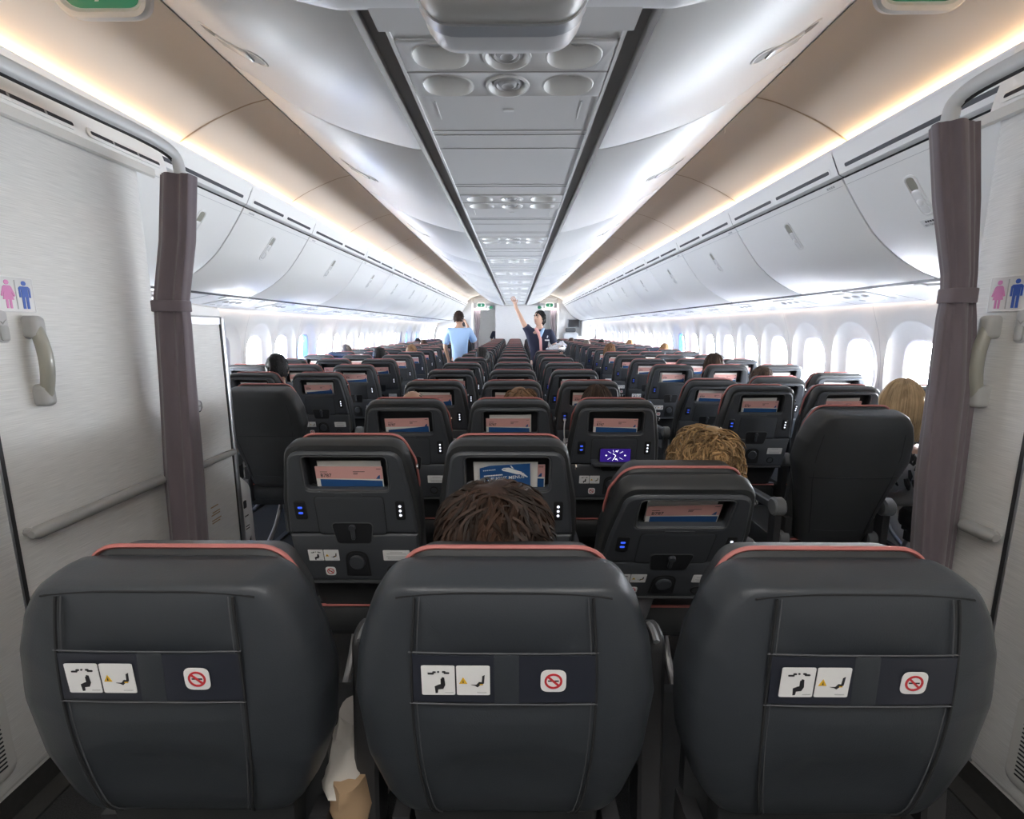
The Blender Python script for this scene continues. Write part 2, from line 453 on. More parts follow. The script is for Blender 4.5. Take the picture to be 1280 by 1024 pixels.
# window walls ---------------------------------------------------------------
CZW = 1.12
def Xw(z):
    if z > 1.05: return 2.745-.37*(z-1.05)**2
    if z > .45: return 2.745-.02*(1.05-z)**2
    return 2.738-.30*(.45-z)
def ell(t, a, bu, bd, e):
    c, s_ = math.cos(t), math.sin(t)
    x = math.copysign(abs(c)**(2/e), c)*a; z = math.copysign(abs(s_)**(2/e), s_)*(bu if s_ > 0 else bd)
    return x, z
ZT, ZB, HWB = 1.635, .60, .30
def angles(N=56):
    A = [2*PI*k/N for k in range(N)]
    for cx, cz in ((HWB, ZT-CZW), (-HWB, ZT-CZW), (-HWB, ZB-CZW), (HWB, ZB-CZW)):
        t = math.atan2(cz, cx) % (2*PI); k = min(range(N), key=lambda i: abs(A[i]-t)); A[k] = t
    return A
ANG = angles()
def bay(b, s, yc):
    def pt(dy, dz, out): return (s*(Xw(CZW+dz)+out), yc+dy, CZW+dz)
    rs = []
    rr = []
    for t in ANG:
        k = min(HWB/max(1e-6, abs(math.cos(t))), ((ZT-CZW) if math.sin(t) > 0 else (CZW-ZB))/max(1e-6, abs(math.sin(t))))
        rr.append((k*math.cos(t), k*math.sin(t)))
    def ringe(a, bu, bd, e, out):
        q = []
        for t in ANG:
            # radial point on the superellipse at polar angle t
            c, s_ = math.cos(t), math.sin(t); bb = bu if s_ > 0 else bd
            k = ((abs(c)/a)**e+(abs(s_)/bb)**e)**(-1/e); q.append(pt(k*c, k*s_, out))
        return q
    mid = []
    sc = ringe(.268, .380, .36, 2.2, 0.)
    scp = ringe(.262, .372, .352, 2.2, .010)
    b.rings([[pt(x, z, 0) for x, z in rr], sc, scp, ringe(.215, .32, .315, 2.5, .036), ringe(.168, .262, .262, 2.8, .050), ringe(.152, .247, .247, 3., .054)], 'wallw', ID, True, False, False)
TINTR = {9: 'g_blue'}; TINTL = {1: 'g_dark', 4: 'g_blue', 13: 'g_dark', 14: 'g_blue', 15: 'g_dark', 16: 'g_blue'}
wn = 0
for s, y0, nb, tint, nm in ((-1, 3.97, 21, TINTL, 'wall_left'), (1, 2.70, 23, TINTR, 'wall_right')):
    b = MB()
    lowp = [(Xw(z), z) for z in (0, .15, .3, .45, .60)]
    ya, yz = y0-.3, y0-.3+.6*nb
    extrude(b, mirror(lowp, s), ya, yz, 'wallw')
    upp = [(Xw(z), z) for z in (.0, .3, .6, .8, 1., 1.2, 1.4, 1.635)]
    extrude(b, mirror(upp, s), .6, ya, 'wallw'); extrude(b, mirror(upp, s), yz, YE+2, 'wallw')
    extrude(b, mirror([(Xw(1.635), 1.635), (2.7, 1.8), (2.6, 2.0), (2.2, 2.35), (1.6, 2.42)], s), YB, YE+2, 'wallw')
    for k in range(nb):
        bay(b, s, y0+.6*k)
    struct(b.build(nm, angle=50))
    b = MB()
    for k in range(0, nb, 2):
        y = y0-.3+.6*k
        pr = [(Xw(z)-.0008, z) for z in (.6, .8, 1., 1.2, 1.4, 1.63)]
        extrude(b, mirror(pr, s), y-.002, y+.002, 'palegrey')
    struct(b.build('trim_6' if s < 0 else 'trim_7'))
    for k in range(nb):
        wn += 1; yc = y0+.6*k
        b = MB(); rs = []
        for a, bb, e, out in ((.156, .251, 3., .050), (.150, .245, 3., .053), (.142, .236, 3., .066), (.138, .232, 3., .075), (.138, .232, 3., .115)):
            rs.append([(s*(Xw(CZW+bb*math.copysign(abs(math.sin(t))**(2/e), math.sin(t)))+out), yc+math.copysign(abs(math.cos(t))**(2/e), math.cos(t))*a, CZW+bb*math.copysign(abs(math.sin(t))**(2/e), math.sin(t))) for t in [2*PI*j/36 for j in range(36)]])
        b.rings(rs, 'rim', ID, True, False, False)
        f = struct(b.build('window_%d' % wn, None, 50))
        b = MB(); ring = [(s*2.845, yc+p[0], CZW+p[1]) for p in oval(0, 0, .142, .236, 36, 3.)]
        b.add(ring, [tuple(range(36))], tint.get(k, 'g_clear')); b.build('pane', f)
# outer skin so that daylight only comes in through the windows
for s in (-1, 1):
    pass
# ================================================================== CENTRE BINS
CP = smooth([(1.095, 2.470), (.975, 2.400), (.842, 2.308), (.668, 2.230), (.490, 2.176), (.385, 2.152), (.352, 2.149)])
CL = [0]
for i in range(len(CP)-1): CL.append(CL[-1]+math.dist(CP[i], CP[i+1]))
def cp_at(d):
    d = max(0, min(CL[-1], d))
    for i in range(len(CP)-1):
        if CL[i+1] >= d:
            t = (d-CL[i])/(CL[i+1]-CL[i]); a, c = CP[i], CP[i+1]
            tx, tz = c[0]-a[0], c[1]-a[1]; L = math.hypot(tx, tz)
            return a[0]+tx*t, a[1]+tz*t, -tz/L, tx/L      # normal pointing out and down
def cb_xf(s, yc):
    def xf(p):
        x, z, nx, nz = cp_at(p.y); return Vector((s*(x+nx*p.z), yc+p.x, z+nz*p.z))
    return xf
CY = [1.19, 2.06]+[2.06+1.68*k for k in range(1, 9)]
for s in (-1, 1):
    side = 'left' if s < 0 else 'right'
    for i in range(len(CY)-1):
        a, c = CY[i]+.004, CY[i+1]-.004
        o = Vector((s*.7, (a+c)/2, 2.3)); r = empty('centre_bin', tuple(o))
        tag(r, 'grey-white centre overhead bin on the %s side of the ceiling spine, %s from the camera' % (side, ORD[i]), 'overhead bin', 'centre overhead bins, %s side' % side)
        def put(b, name, par=r, an=40):
            b.v = [tuple(Vector(v)-o) for v in b.v]; return b.build(name, par, an)
        b = MB(); rs = []
        for y, dn in ((a, -.012), (a+.001, -.004), (a+.008, 0), (c-.008, 0), (c-.001, -.004), (c, -.012)):
            ring = []
            for k, (x, z) in enumerate(CP):
                _, _, nx, nz = cp_at(CL[k]); ring.append((s*(x+nx*dn), y, z+nz*dn))
            rs.append(ring)
        b.rings(rs, 'cbin', ID, False, False, False); d = put(b, 'door', r, 45)
        b = MB(); extrude(b, mirror([(1.085, 2.478), (1.10, 2.480), (1.10, 2.470), (1.092, 2.462)], s), a, c, 'white')
        extrude(b, mirror([(1.07, 2.455), (.5, 2.20), (.36, 2.165), (.35, 2.3), (.9, 2.55), (1.07, 2.55)], s), a, c, 'cbin', 1, True, True); put(b, 'bin_body')
        if i < 6:
            b = MB(); xf = cb_xf(s, 1.68 if i == 0 else (a+c)/2); q = lambda p: xf(Vector((p.y-.25*p.x, .265+p.x, p.z)))
            b.slab(rrect(0, 0, .27, .080, .040, 8), [(0, 0), (0, .002), (.003, .0040), (.008, .0035), (.010, .0010)], 'white', q)
            b.slab(rrect(-.088, 0, .074, .056, .027, 6), [(0, .0012), (0, .0020)], 'shelll', q)
            b.slab(rrect(.100, 0, .050, .050, .024, 6), [(0, .0012), (0, .0020)], 'groove', q)
            b.slab(rrect(.010, 0, .135, .056, .014, 6), [(0, .0), (0, .006), (.005, .009)], 'lens', q); put(b, 'latch', d)
# gaskets and the ceiling spine
b = MB()
for s in (-1, 1):
    extrude(b, mirror([(.353, 2.152), (.345, 2.19), (.29, 2.19), (.288, 2.166)], s), 1.17, 15.5, 'groove')
    extrude(b, mirror([(.293, 2.172), (.293, 2.158), (.284, 2.158), (.284, 2.168)], s), 1.17, 15.5, 'white')
struct(b.build('trim_8'))
b = MB()
PY = [1.49, 2.92, 4.14, 5.36, 6.58, 7.80, 9.02, 10.24, 11.46, 12.68, 13.9]
for y0_, y1_ in zip([1.17]+[y+.149 for y in PY], [y-.149 for y in PY]+[15.5]): b.add([(-.285, y0_, 2.166), (.285, y0_, 2.166), (.285, y1_, 2.166), (-.285, y1_, 2.166)], [(0, 1, 2, 3)], 'cpan')
for y in PY:
    for dy in (.42, .46, .60, -.30, -.34):
        if y+dy > 15.4: continue
        b.box((0, y+dy, 2.165), (.566, .003, .003), 'palegrey')
        b.box((0, y+dy+.005, 2.1655), (.566, .006, .003), 'white')
b.box((0, 1.21, 2.152), (.60, .10, .03), 'cpan')
# rounded cross band closing the rear end of the bins
for s in (-1, 1): pass
rs = []
band = [(-x, z) for x, z in CP]+[(-.285, 2.150), (.285, 2.150)]+[(x, z) for x, z in reversed(CP)]
for y, dz in ((1.12, .30), (1.12, -.004), (1.13, -.014), (1.165, -.016), (1.185, -.010), (1.19, .004)):
    rs.append([(x, y, z+dz) for x, z in band])
b.rings(rs, 'cbin', ID, False, False, False)
b.add([(x, 1.125, z) for x, z in band]+[(1.09, 1.125, 2.75), (-1.09, 1.125, 2.75)], [tuple(range(len(band)+2))], 'cbin')
struct(b.build('trim_9', angle=30))

# overhead units with reading lights and air vents
for i, y in enumerate(PY):
    r = empty('overhead_unit', (0, y, 2.166)); 
    tag(r, 'grey overhead unit with four reading lights and two air vents, %s along the ceiling spine' % ORD[i], 'overhead unit', 'overhead units along the ceiling spine')
    dn = lambda p: Vector((p.x, p.y, -p.z))
    b = MB(); b.slab(rrect(0, 0, .566, .30, .01, 2), [(0, -.002), (0, .004), (.004, .006)], 'cpan', dn, holes=[oval(sx*.178, sy, .072, .062, 24, 2.3) for sx in (-1, 1) for sy in (-.078, .078)]+[oval(0, sy, .062, .058, 24) for sy in (-.078, .078)])
    b.slab(rrect(0, 0, .566, .006, .001, 1), [(0, .006), (0, .007)], 'groove', dn)
    b.build('panel', r)
    for sx in (-1, 1):
        for sy in (-.078, .078):
            b = MB(); rs = []
            for k, h in ((1.06, .006), (1.0, .008), (.96, .004), (.88, -.022), (.70, -.040), (.45, -.046), (.06, -.046)):
                rs.append([(sx*.178+p[0]*k+sx*.02*(1-k), sy+p[1]*k, h) for p in oval(0, 0, .072, .062, 24, 2.3)])
            b.rings(rs, 'white', dn, True, False, True)
            b.lathe([(.030, -.044), (.028, -.032), (.020, -.028), (0, -.027)], 'lens', 14, lambda p, sx=sx, sy=sy: dn(Vector((sx*.192+p.x, sy+p.y, p.z)))); b.build('reading_light', r)
    for sy in (-.078, .078):
        b = MB(); q = lambda p, sy=sy: dn(Vector((p.x, sy+p.y, p.z)))
        b.lathe([(.066, .004), (.064, .010), (.058, .011), (.052, .004), (.046, -.010), (.040, -.012)], 'white', 24, q)
        b.lathe([(.044, -.013), (.042, .003), (.034, .006), (.030, .0), (.026, .004), (.018, .008), (.012, .004), (0, .003)], 'palegrey', 20, q); b.build('air_vent', r)
    b = MB(); b.slab(rrect(0, .255, .036, .014, .003, 2), [(0, 0), (0, .003)], 'white', dn)
    for sx in (-1, 1): b.slab(rrect(sx*.235, .255, .004, .13, .001, 1), [(0, 0), (0, .003)], 'white', dn)
    b.build('hatch_edge', r)

# rounded housing hanging under the rear end of the spine
r = tag(empty('ceiling_monitor_housing', (0, 1.02, 2.15)), 'rounded grey housing hanging from the ceiling spine right above the camera', 'ceiling housing')
out = rpoly([(-.165, .12, .01), (-.150, -.165, .075), (.150, -.165, .075), (.165, .12, .01)], 8)
q = lambda p: Vector((p.x, p.z, p.y))
b = MB(); b.slab(out, [(.030, -.13), (.012, -.118), (.004, -.10), (0, -.075), (0, .02), (.006, .045), (.02, .06)], 'housing2', q); b.build('shell', r)
b = MB(); b.slab(offset(out, -.004), [(0, -.06), (.0, -.028)], 'housing', q); b.build('band', r)
b = MB(); b.box((0, 0, .075), (.20, .12, .12), 'housing'); b.build('bracket', r)

# exit signs on the aisle ceilings
def exit_sign(x, y, z, w, label, arrow=1, tilt=.5):
    r = tag(empty('exit_sign', (x, y, z)), label, 'exit sign', 'green exit signs')
    q = lambda p: Vector((p.x, p.z*math.cos(tilt)-p.y*math.sin(tilt)*-1., p.y*math.cos(tilt)+p.z*math.sin(tilt)*-1.)) if tilt else Vector((p.x, p.z, p.y))
    k = w/.32
    b = MB(); b.slab(rrect(0, 0, .32*k, .19*k, .09*k, 10), [(0, .03*k), (0, .01*k), (.008*k, 0), (.022*k, .0), (.030*k, .012*k)], 'white', q, cap1=True); b.box((x*0, .04*k, .10), (.10*k, .03, .14), 'white') if tilt else None; b.build('bezel', r)
    b = MB(); b.slab(rrect(0, 0, .25*k, .125*k, .055*k, 10), [(0, .011*k), (0, .009*k)], 'green', q)
    # running figure leaving a doorway
    f = lambda p: q(Vector((p.x*k, p.y*k, p.z*k)))
    b.slab([(-.012, -.03), (.03, -.028), (.022, .0), (.012, .03), (-.01, .02), (-.004, 0)], [(0, .009), (0, .007)], 'paper', f)
    b.slab(oval(.012, .042, .009, .009, 12), [(0, .009), (0, .007)], 'paper', f)
    b.slab([(-.012, -.03), (-.026, -.046), (-.014, -.046), (.0, -.03)], [(0, .009), (0, .007)], 'paper', f)
    b.build('panel', r)
exit_sign(-1.225, 1.60, 2.458, .30, 'oval white and green exit sign on the left aisle ceiling near the camera', tilt=-.45)
exit_sign(1.235, 1.60, 2.462, .29, 'oval white and green exit sign on the right aisle ceiling near the camera', tilt=-.45)

# ================================================================== LAVATORIES
def person_icon(b, cx, cy, h, woman, m, q):
    u = h/10.
    b.slab(oval(cx, cy+4.2*u, .85*u, .85*u, 14), [(0, 0), (0, .0012)], m, q)
    if woman: P = [(-.9, 3.1), (.9, 3.1), (1.5, 2.6), (2.5, -.6), (1.9, -.8), (1.2, 1.2), (1.9, -1.9), (1.0, -1.9), (1.0, -5), (.25, -5), (.25, -1.9), (-.25, -1.9), (-.25, -5), (-1.0, -5), (-1.0, -1.9), (-1.9, -1.9), (-1.2, 1.2), (-1.9, -.8), (-2.5, -.6), (-1.5, 2.6)]
    else: P = [(-1.5, 3.1), (1.5, 3.1), (2.1, 2.5), (2.1, -.9), (1.45, -.9), (1.45, 1.9), (1.2, 1.9), (1.2, -5), (.25, -5), (.25, -.8), (-.25, -.8), (-.25, -5), (-1.2, -5), (-1.2, 1.9), (-1.45, 1.9), (-1.45, -.9), (-2.1, -.9), (-2.1, 2.5)]
    b.slab([(cx+x*u, cy+y*u) for x, y in P], [(0, 0), (0, .0012)], m, q)
for s, yend in ((-1, 2.09), (1, 1.64)):
    side = 'left' if s < 0 else 'right'; XL = 1.47
    r = tag(empty('lavatory', (s*XL, .6, 0)), 'pale brushed lavatory module with toilet sign and bowed handle on the %s' % side, 'lavatory')
    o = Vector(r.location)
    def put(b, name, par=None, an=40):
        b.v = [tuple(Vector(v)-o) for v in b.v]; return b.build(name, par or r, an)
    # surface frame: p.x = along Y, p.y = Z, p.z = out into the aisle
    q = lambda p: Vector((s*(XL-p.z), p.x, p.y))
    b = MB(); w = [(s*XL, YB), (s*XL, yend-.17)]+[(s*(XL+.09*(1-math.cos(t))), yend-.17+.17*math.sin(t)) for t in (.3, .6, .9, 1.2, PI/2)]+[(s*2.62, yend), (s*2.62, YB)]
    b.rings([[(x, y, .09) for x, y in w], [(x, y, 2.075) for x, y in w]], 'laminate', ID, True, True, True); put(b, 'wall_panel')
    b = MB(); b.rings([[(x+s*.004, y, 0) for x, y in w], [(x+s*.004, y, .092) for x, y in w]], 'base', ID, True, False, True); b.box((s*(XL-.03), (YB+yend)/2-.02, .004), (.07, yend-YB-.05, .008), 'base'); put(b, 'skirting')
    b = MB(); extrude(b, mirror([(1.462, 2.055), (1.455, 2.062), (1.455, 2.09), (1.466, 2.096), (1.50, 2.10)], s), YB, yend, 'laminate_rail', 1); put(b, 'top_rail')
    # door leaf outlined by dark joints
    b = MB(); b.slab(rrect(1.02, 1.055, .63, 1.90, .012, 3), [(0, 0), (0, .003), (.002, .004)], 'laminate', q)
    b.slab(rrect(1.337, 1.055, .012, 1.92, .003, 2), [(0, 0), (0, .0045)], 'dark', q); b.slab(rrect(1.327, 1.055, .006, 1.92, .002, 2), [(0, 0), (0, .0055)], 'alu', q); door = put(b, 'door')
    b = MB(); b.slab(rrect(1.456, 1.548, .112, .104, .004, 2), [(0, 0), (0, .004), (.003, .006), (.006, .0045)], 'paper', q)
    f = 1 if s < 0 else -1
    qq = lambda p: q(Vector((1.456+p.x, 1.548+p.y, .0045+p.z)))
    person_icon(b, .026 if s > 0 else -.024, 0, .082, True, 'spink', qq); person_icon(b, -.026 if s > 0 else .026, 0, .082, False, 'sblue', qq)
    b.slab(rrect(0, 0, .0025, .085, .0005, 1), [(0, 0), (0, .0012)], 'palegrey', qq); put(b, 'toilet_sign')
    # bowed handle
    b = MB(); hp = []
    for k in range(13):
        t = k/12; hp.append(q(Vector((1.482, 1.464-.235*t, .018+.020*math.sin(PI*t)))))
    b.tube(hp, [.017+.002*math.sin(PI*k/12) for k in range(13)], 'grip', 12); h = put(b, 'handle')
    for z, sg in ((1.452, 1), (1.242, -1)):
        b = MB(); b.slab(rrect(1.482, z, .043, .070, .018, 6), [(0, 0), (0, .026), (.004, .034), (.012, .038)], 'gripend', q)
        put(b, 'handle_mount', h)
    b = MB(); b.slab(rrect(1.402, 1.455, .034, .095, .016, 8), [(0, 0), (0, .004), (.003, .006)], 'palegrey', q); b.slab(rrect(1.402, 1.435, .024, .045, .010, 6), [(0, .004), (0, .010), (.003, .012)], 'gripend', q)
    b.slab([(1.395, 1.470), (1.402, 1.460), (1.412, 1.474), (1.403, 1.465)], [(0, .006), (0, .008)], 'rail', q); put(b, 'lock')
    # handrail
    b = MB(); ye = yend-.20
    b.tube([q(Vector((y, .834, .034))) for y in (1.352, 1.37, 1.5, 1.7, ye)][:5] if s < 0 else [q(Vector((y, .840, .034))) for y in (1.338, 1.36, 1.40, 1.42, ye)], [.012, .021, .021, .021, .021], 'rail', 12)
    b.tube([q(Vector((1.37, .836, 0))), q(Vector((1.37, .836, .03)))], .012, 'rail', 8); b.tube([q(Vector((ye-.05, .825, 0))), q(Vector((ye-.05, .825, .03)))], .012, 'rail', 8); put(b, 'handrail')
    # ventilation grille
    b = MB(); b.slab(rrect(1.10, .285, .25, .27, .03, 5), [(0, 0), (0, .006), (.004, .008)], 'laminate_rail', q)
    for k in range(16): b.slab(rrect(1.10, .185+.0135*k, .20, .0055, .002, 2), [(0, .006), (0, .0088)], 'shelld', q)
    put(b, 'vent_grille')
    # fascia above the wall with vent slots
    b = MB(); FA, FB = (1.57, 2.312), (1.515, 2.098)
    prof = [(1.60, 2.32), FA, (1.55, 2.25), (1.525, 2.16), FB, (1.50, 2.09)]
    y1 = 2.26 if s < 0 else 1.66
    extrude(b, mirror(prof, s), YB, y1, 'white')
    for y0_, y1_ in ((.5, 1.05), (1.12, 1.80), (1.87, 2.21)) if s < 0 else ((.5, 1.0), (1.06, 1.62)):
        def xf(p): return Vector((s*(1.520-.0+.28*p.y-p.z), p.x, 2.148+p.y))
        b.slab(rrect((y0_+y1_)/2, 0, y1_-y0_+.024, .036, .018, 6), [(0, -.002), (0, .0025), (.003, .0035)], 'white', xf)
        b.slab(rrect((y0_+y1_)/2, 0, y1_-y0_, .013, .0065, 5), [(0, .0), (0, .0045)], 'slot', xf)
        for yy in [y0_+.1+.12*k for k in range(int((y1_-y0_-.1)/.12)+1)]:
            b.slab(rrect(yy, 0, .008, .013, .001, 1), [(0, 0), (0, .0052)], 'groove', xf)
    put(b, 'fascia', None, 30)

# curtain rails and curtains --------------------------------------------------
for s, pts in ((-1, [(-1.28, .30, 2.106), (-1.28, .9, 2.108), (-1.28, 1.313, 2.108), (-1.28, 1.59, 2.113), (-1.277, 1.78, 2.116), (-1.268, 1.90, 2.105), (-1.262, 1.945, 2.075), (-1.26, 1.95, 2.00)]),
               (1, [(1.32, .30, 2.12), (1.32, .9, 2.120), (1.315, 1.20, 2.121), (1.305, 1.36, 2.119), (1.292, 1.46, 2.110), (1.282, 1.505, 2.09), (1.28, 1.52, 2.06), (1.28, 1.522, 1.98)])):
    side = 'left' if s < 0 else 'right'
    sm = smooth(pts, 4)
    b = MB(); b.tube(sm, .018, 'housing2', 12, flat=1.3); b.tube([(x+s*.004, y, z-.016) for x, y, z in sm], .011, 'black', 8)
    b.box((s*1.40, .45, 2.112), (.26, .03, .015), 'housing2')
    tag(b.build('curtain_rail'), 'grey curved curtain rail above the %s lavatory wall' % side, 'rail')
def curtain(s, levels, y, label, name='curtain', n=120, folds=5, amp=.012, seed=0):
    # levels: (z, xin, xout, thickness)
    rr = random.Random(seed); r = tag(empty(name, (s*levels[-1][1], y, 0)), label, 'curtain'); o = Vector(r.location)
    b = MB(); rs = []; ph = rr.random()*6
    L = []
    for i in range(len(levels)-1):
        for k in range(6):
            t = k/6; t2 = t*t*(3-2*t); L.append([levels[i][j]*(1-t2)+levels[i+1][j]*t2 for j in range(4)])
    L.append(list(levels[-1]))
    for z, x0, x1, th in L:
        ring = []
        for k in range(n):
            t = 2*PI*k/n; c, s_ = math.cos(t), math.sin(t)
            f = 1+.22*math.sin(folds*t+ph)+.12*math.sin(2*folds*t+1.3*ph+z*.6)
            ex = math.copysign(abs(c)**.75, c); ey = math.copysign(abs(s_)**.75, s_)
            ring.append(((x0+x1)/2+(x1-x0)/2*ex*(1+.05*math.sin(folds*t+ph)), y+th/2*ey*f, z))
        rs.append([tuple(Vector((s*p[0], p[1], p[2]))-o) for p in ring])
    b.rings(rs, 'curtain', ID, True, True, True); b.build('drape', r, 60)
    return r, o
def tieback(r, o, s, x0, x1, y, z, th):
    b = MB(); rs = []
    for dz, k in ((-.022, .98), (-.020, 1.03), (.020, 1.03), (.022, .98)):
        rs.append([tuple(Vector((s*((x0+x1)/2+(x1-x0)/2*1.06*k*math.copysign(abs(math.cos(t))**.6, math.cos(t))), y+th/2*1.35*k*math.copysign(abs(math.sin(t))**.6, math.sin(t)), z+dz))-o) for t in [2*PI*k_/40 for k_ in range(40)]])
    b.rings(rs, 'curtain', ID, True, False, False); b.build('tieback', r)
r, o = curtain(-1, [(2.022, 1.200, 1.322, .07), (1.785, 1.232, 1.357, .07), (1.57, 1.278, 1.405, .065), (1.535, 1.283, 1.408, .06), (1.48, 1.282, 1.412, .065), (1.225, 1.292, 1.425, .07), (.82, 1.305, 1.452, .08), (.53, 1.318, 1.46, .08), (.01, 1.33, 1.46, .08)], 1.94, 'mauve-grey curtain tied back at the end of the left lavatory wall', seed=3)
tieback(r, o, -1, 1.283, 1.408, 1.94, 1.535, .06)
r, o = curtain(1, [(2.027, 1.226, 1.340, .07), (1.82, 1.268, 1.374, .07), (1.61, 1.324, 1.402, .06), (1.546, 1.330, 1.408, .055), (1.48, 1.326, 1.42, .06), (1.277, 1.330, 1.45, .07), (.966, 1.338, 1.458, .08), (.718, 1.36, 1.462, .08), (.01, 1.38, 1.463, .08)], 1.51, 'mauve-grey curtain tied back at the end of the right lavatory wall', seed=5)
tieback(r, o, 1, 1.330, 1.408, 1.51, 1.546, .055)


# low closet behind the left curtain -----------------------------------------
r = tag(empty('closet', (-1.5, 2.4, 0)), 'low brushed closet with aluminium edge standing between left curtain and seats', 'closet'); o = Vector(r.location)
q = lambda p: Vector((-1.5+p.z, p.x, p.y))
def put(b, name, par=None, an=40):
    b.v = [tuple(Vector(v)-o) for v in b.v]; return b.build(name, par or r, an)
b = MB(); b.box((-2.05, 2.335, .735), (1.10, .35, 1.47), 'laminate'); put(b, 'cabinet_body')
b = MB(); b.slab(rrect(2.33, 1.485, .37, .034, .002, 2), [(0, -.02), (0, .004)], 'alu', q); b.slab(rrect(2.512, .76, .03, 1.49, .004, 2), [(0, -.03), (0, .008), (.004, .011)], 'alu', q); b.slab(rrect(2.494, .75, .008, 1.44, .002, 2), [(0, 0), (0, .004)], 'dark', q); put(b, 'edge_frame')
b = MB(); b.slab(rpoly([(2.15, 1.50, .0), (2.515, 1.50, .0), (2.515, 1.555, .03), (2.15, 1.575, .01)], 5), [(0, -1.1), (0, -.012), (.01, 0)], 'white', q); put(b, 'top_cover')
b = MB(); b.lathe([(.030, 0), (.030, .004), (.025, .006), (.024, .002)], 'chrome', 20, lambda p: q(Vector((2.258+p.x, 1.08+p.y, p.z)))); b.slab(rrect(2.258, 1.08, .046, .010, .003, 2), [(0, 0), (0, .005)], 'rail', q); b.lathe([(.024, .002), (0, .002)], 'palegrey', 20, lambda p: q(Vector((2.258+p.x, 1.08+p.y, p.z)))); put(b, 'turn_latch')
b = MB(); b.tube([q(Vector((y, .80, .022))) for y in (2.18, 2.24, 2.3, 2.40, 2.47)], .017, 'rail', 10); put(b, 'handrail')
b = MB()
for z, a, c in ((.56, 2.27, 2.33), (.53, 2.28, 2.34), (.518, 2.27, 2.34), (.49, 2.27, 2.345), (.478, 2.27, 2.335)): b.slab(rrect((a+c)/2, z, c-a, .006, .001, 1), [(0, 0), (0, .0008)], 'tan', q)
put(b, 'warning_label')
b = MB(); b.slab(rpoly([(2.52, .02, .0), (2.64, .02, .0), (2.63, .56, .09), (2.52, .66, .02)], 6), [(0, -.06), (0, -.002), (.004, 0)], 'paper', q)
b.slab(rrect(2.562, .47, .03, .045, .008, 4), [(0, 0), (0, .001)], 'ink', q)
for z in (.40, .34, .325): b.slab(rrect(2.57, z, .035, .006, .001, 1), [(0, 0), (0, .001)], 'ink', q)
b.slab([(2.56, .22), (2.59, .24), (2.595, .27), (2.575, .25)], [(0, 0), (0, .001)], 'ink', q); put(b, 'side_shield')

# ================================================================== FORWARD END
b = MB()
b.box((.04, 15.9, 1.08), (1.36, .30, 2.16), 'outwall')                       # centre monument
struct(b.build('wall_front'))
b = MB()
for s in (-1, 1):
    b.box((s*2.07, 16.45, 1.3), (1.36, .1, 2.6), 'outwall')
b.box((0, 16.45, 2.52), (5.6, .1, .22), 'outwall')
b.box((0, 18.45, 1.35), (5.7, .1, 2.7), 'outwall')
b.add([(-2.8, 16.4, 2.45), (2.8, 16.4, 2.45), (2.8, 18.4, 2.45), (-2.8, 18.4, 2.45)], [(0, 1, 2, 3)], 'white')
struct(b.build('wall_far'))
b = MB(); b.box((0, YB-.05, 1.35), (5.7, .1, 2.7), 'outwall'); struct(b.build('wall_back'))
for s in (-1, 1):
    side = 'left' if s < 0 else 'right'
    r, o = curtain(s, [(2.12, 1.16, 1.40, .10), (1.6, 1.18, 1.34, .10), (1.2, 1.24, 1.38, .09), (.02, 1.22, 1.40, .10)], 16.36, 'dark curtain hanging in the far doorway of the %s aisle' % side, folds=7, n=60)
    b = MB(); b.box((s*1.43, 16.36, 1.2), (.06, .08, 2.4), 'outwall'); b.box((s*1.05, 16.36, 2.33), (.75, .1, .12), 'groove'); struct(b.build('door_%d' % (1 if s < 0 else 2)))
    exit_sign(s*1.13, 16.20, 2.19, .30, 'small oval exit sign above the far doorway of the %s aisle' % side, tilt=0)
    b = MB(); b.box((s*.80, 16.3, 2.12), (.26, .05, .14), 'housing'); b.slab(oval(s*.80, 2.12, .06, .05, 16), [(0, -.03), (0, 0)], 'green', lambda p: Vector((p.x, 16.26+p.z, p.y)))
    tag(b.build('indicator_light'), 'small grey indicator box beside the far %s exit sign' % side, 'indicator')
    b = MB(); b.box((s*1.15, 16.3, 2.06), (.50, .30, .03), 'lamp'); tag(b.build('ceiling_light'), 'bright ceiling lamp in the far doorway of the %s aisle' % side, 'light')
r = tag(empty('wall_monitor', (1.95, 16.36, 1.6)), 'dark monitor on the far front wall right of the right aisle', 'monitor')
b = MB(); b.box((0, -.01, 0), (.40, .05, .28), 'housing'); b.build('case', r)
b = MB(); b.box((0, -.038, 0), (.36, .01, .24), 'screen'); b.build('screen', r)
r = tag(empty('jump_seat', (1.85, 16.34, 1.0)), 'folded grey crew seat against the far front wall under the monitor', 'crew seat')
b = MB(); b.slab(rrect(0, 0, .50, .60, .08), [(0, 0), (0, -.10), (.03, -.13)], 'housing', lambda p: Vector((p.x, p.z, p.y))); b.build('folded_seat', r)
b = MB(); b.slab(rrect(0, .38, .34, .14, .05), [(0, 0), (0, -.08), (.02, -.10)], 'shell', lambda p: Vector((p.x, p.z, p.y))); b.build('headrest', r)
tag((lambda b: (b.box((-1.75, 16.34, 1.58), (.22, .06, .26), 'housing'), b.box((-1.75, 16.30, 1.58), (.16, .02, .18), 'screen'), b.build('wall_panel'))[-1])(MB()), 'small dark control panel on the far front wall left of the left aisle', 'panel')
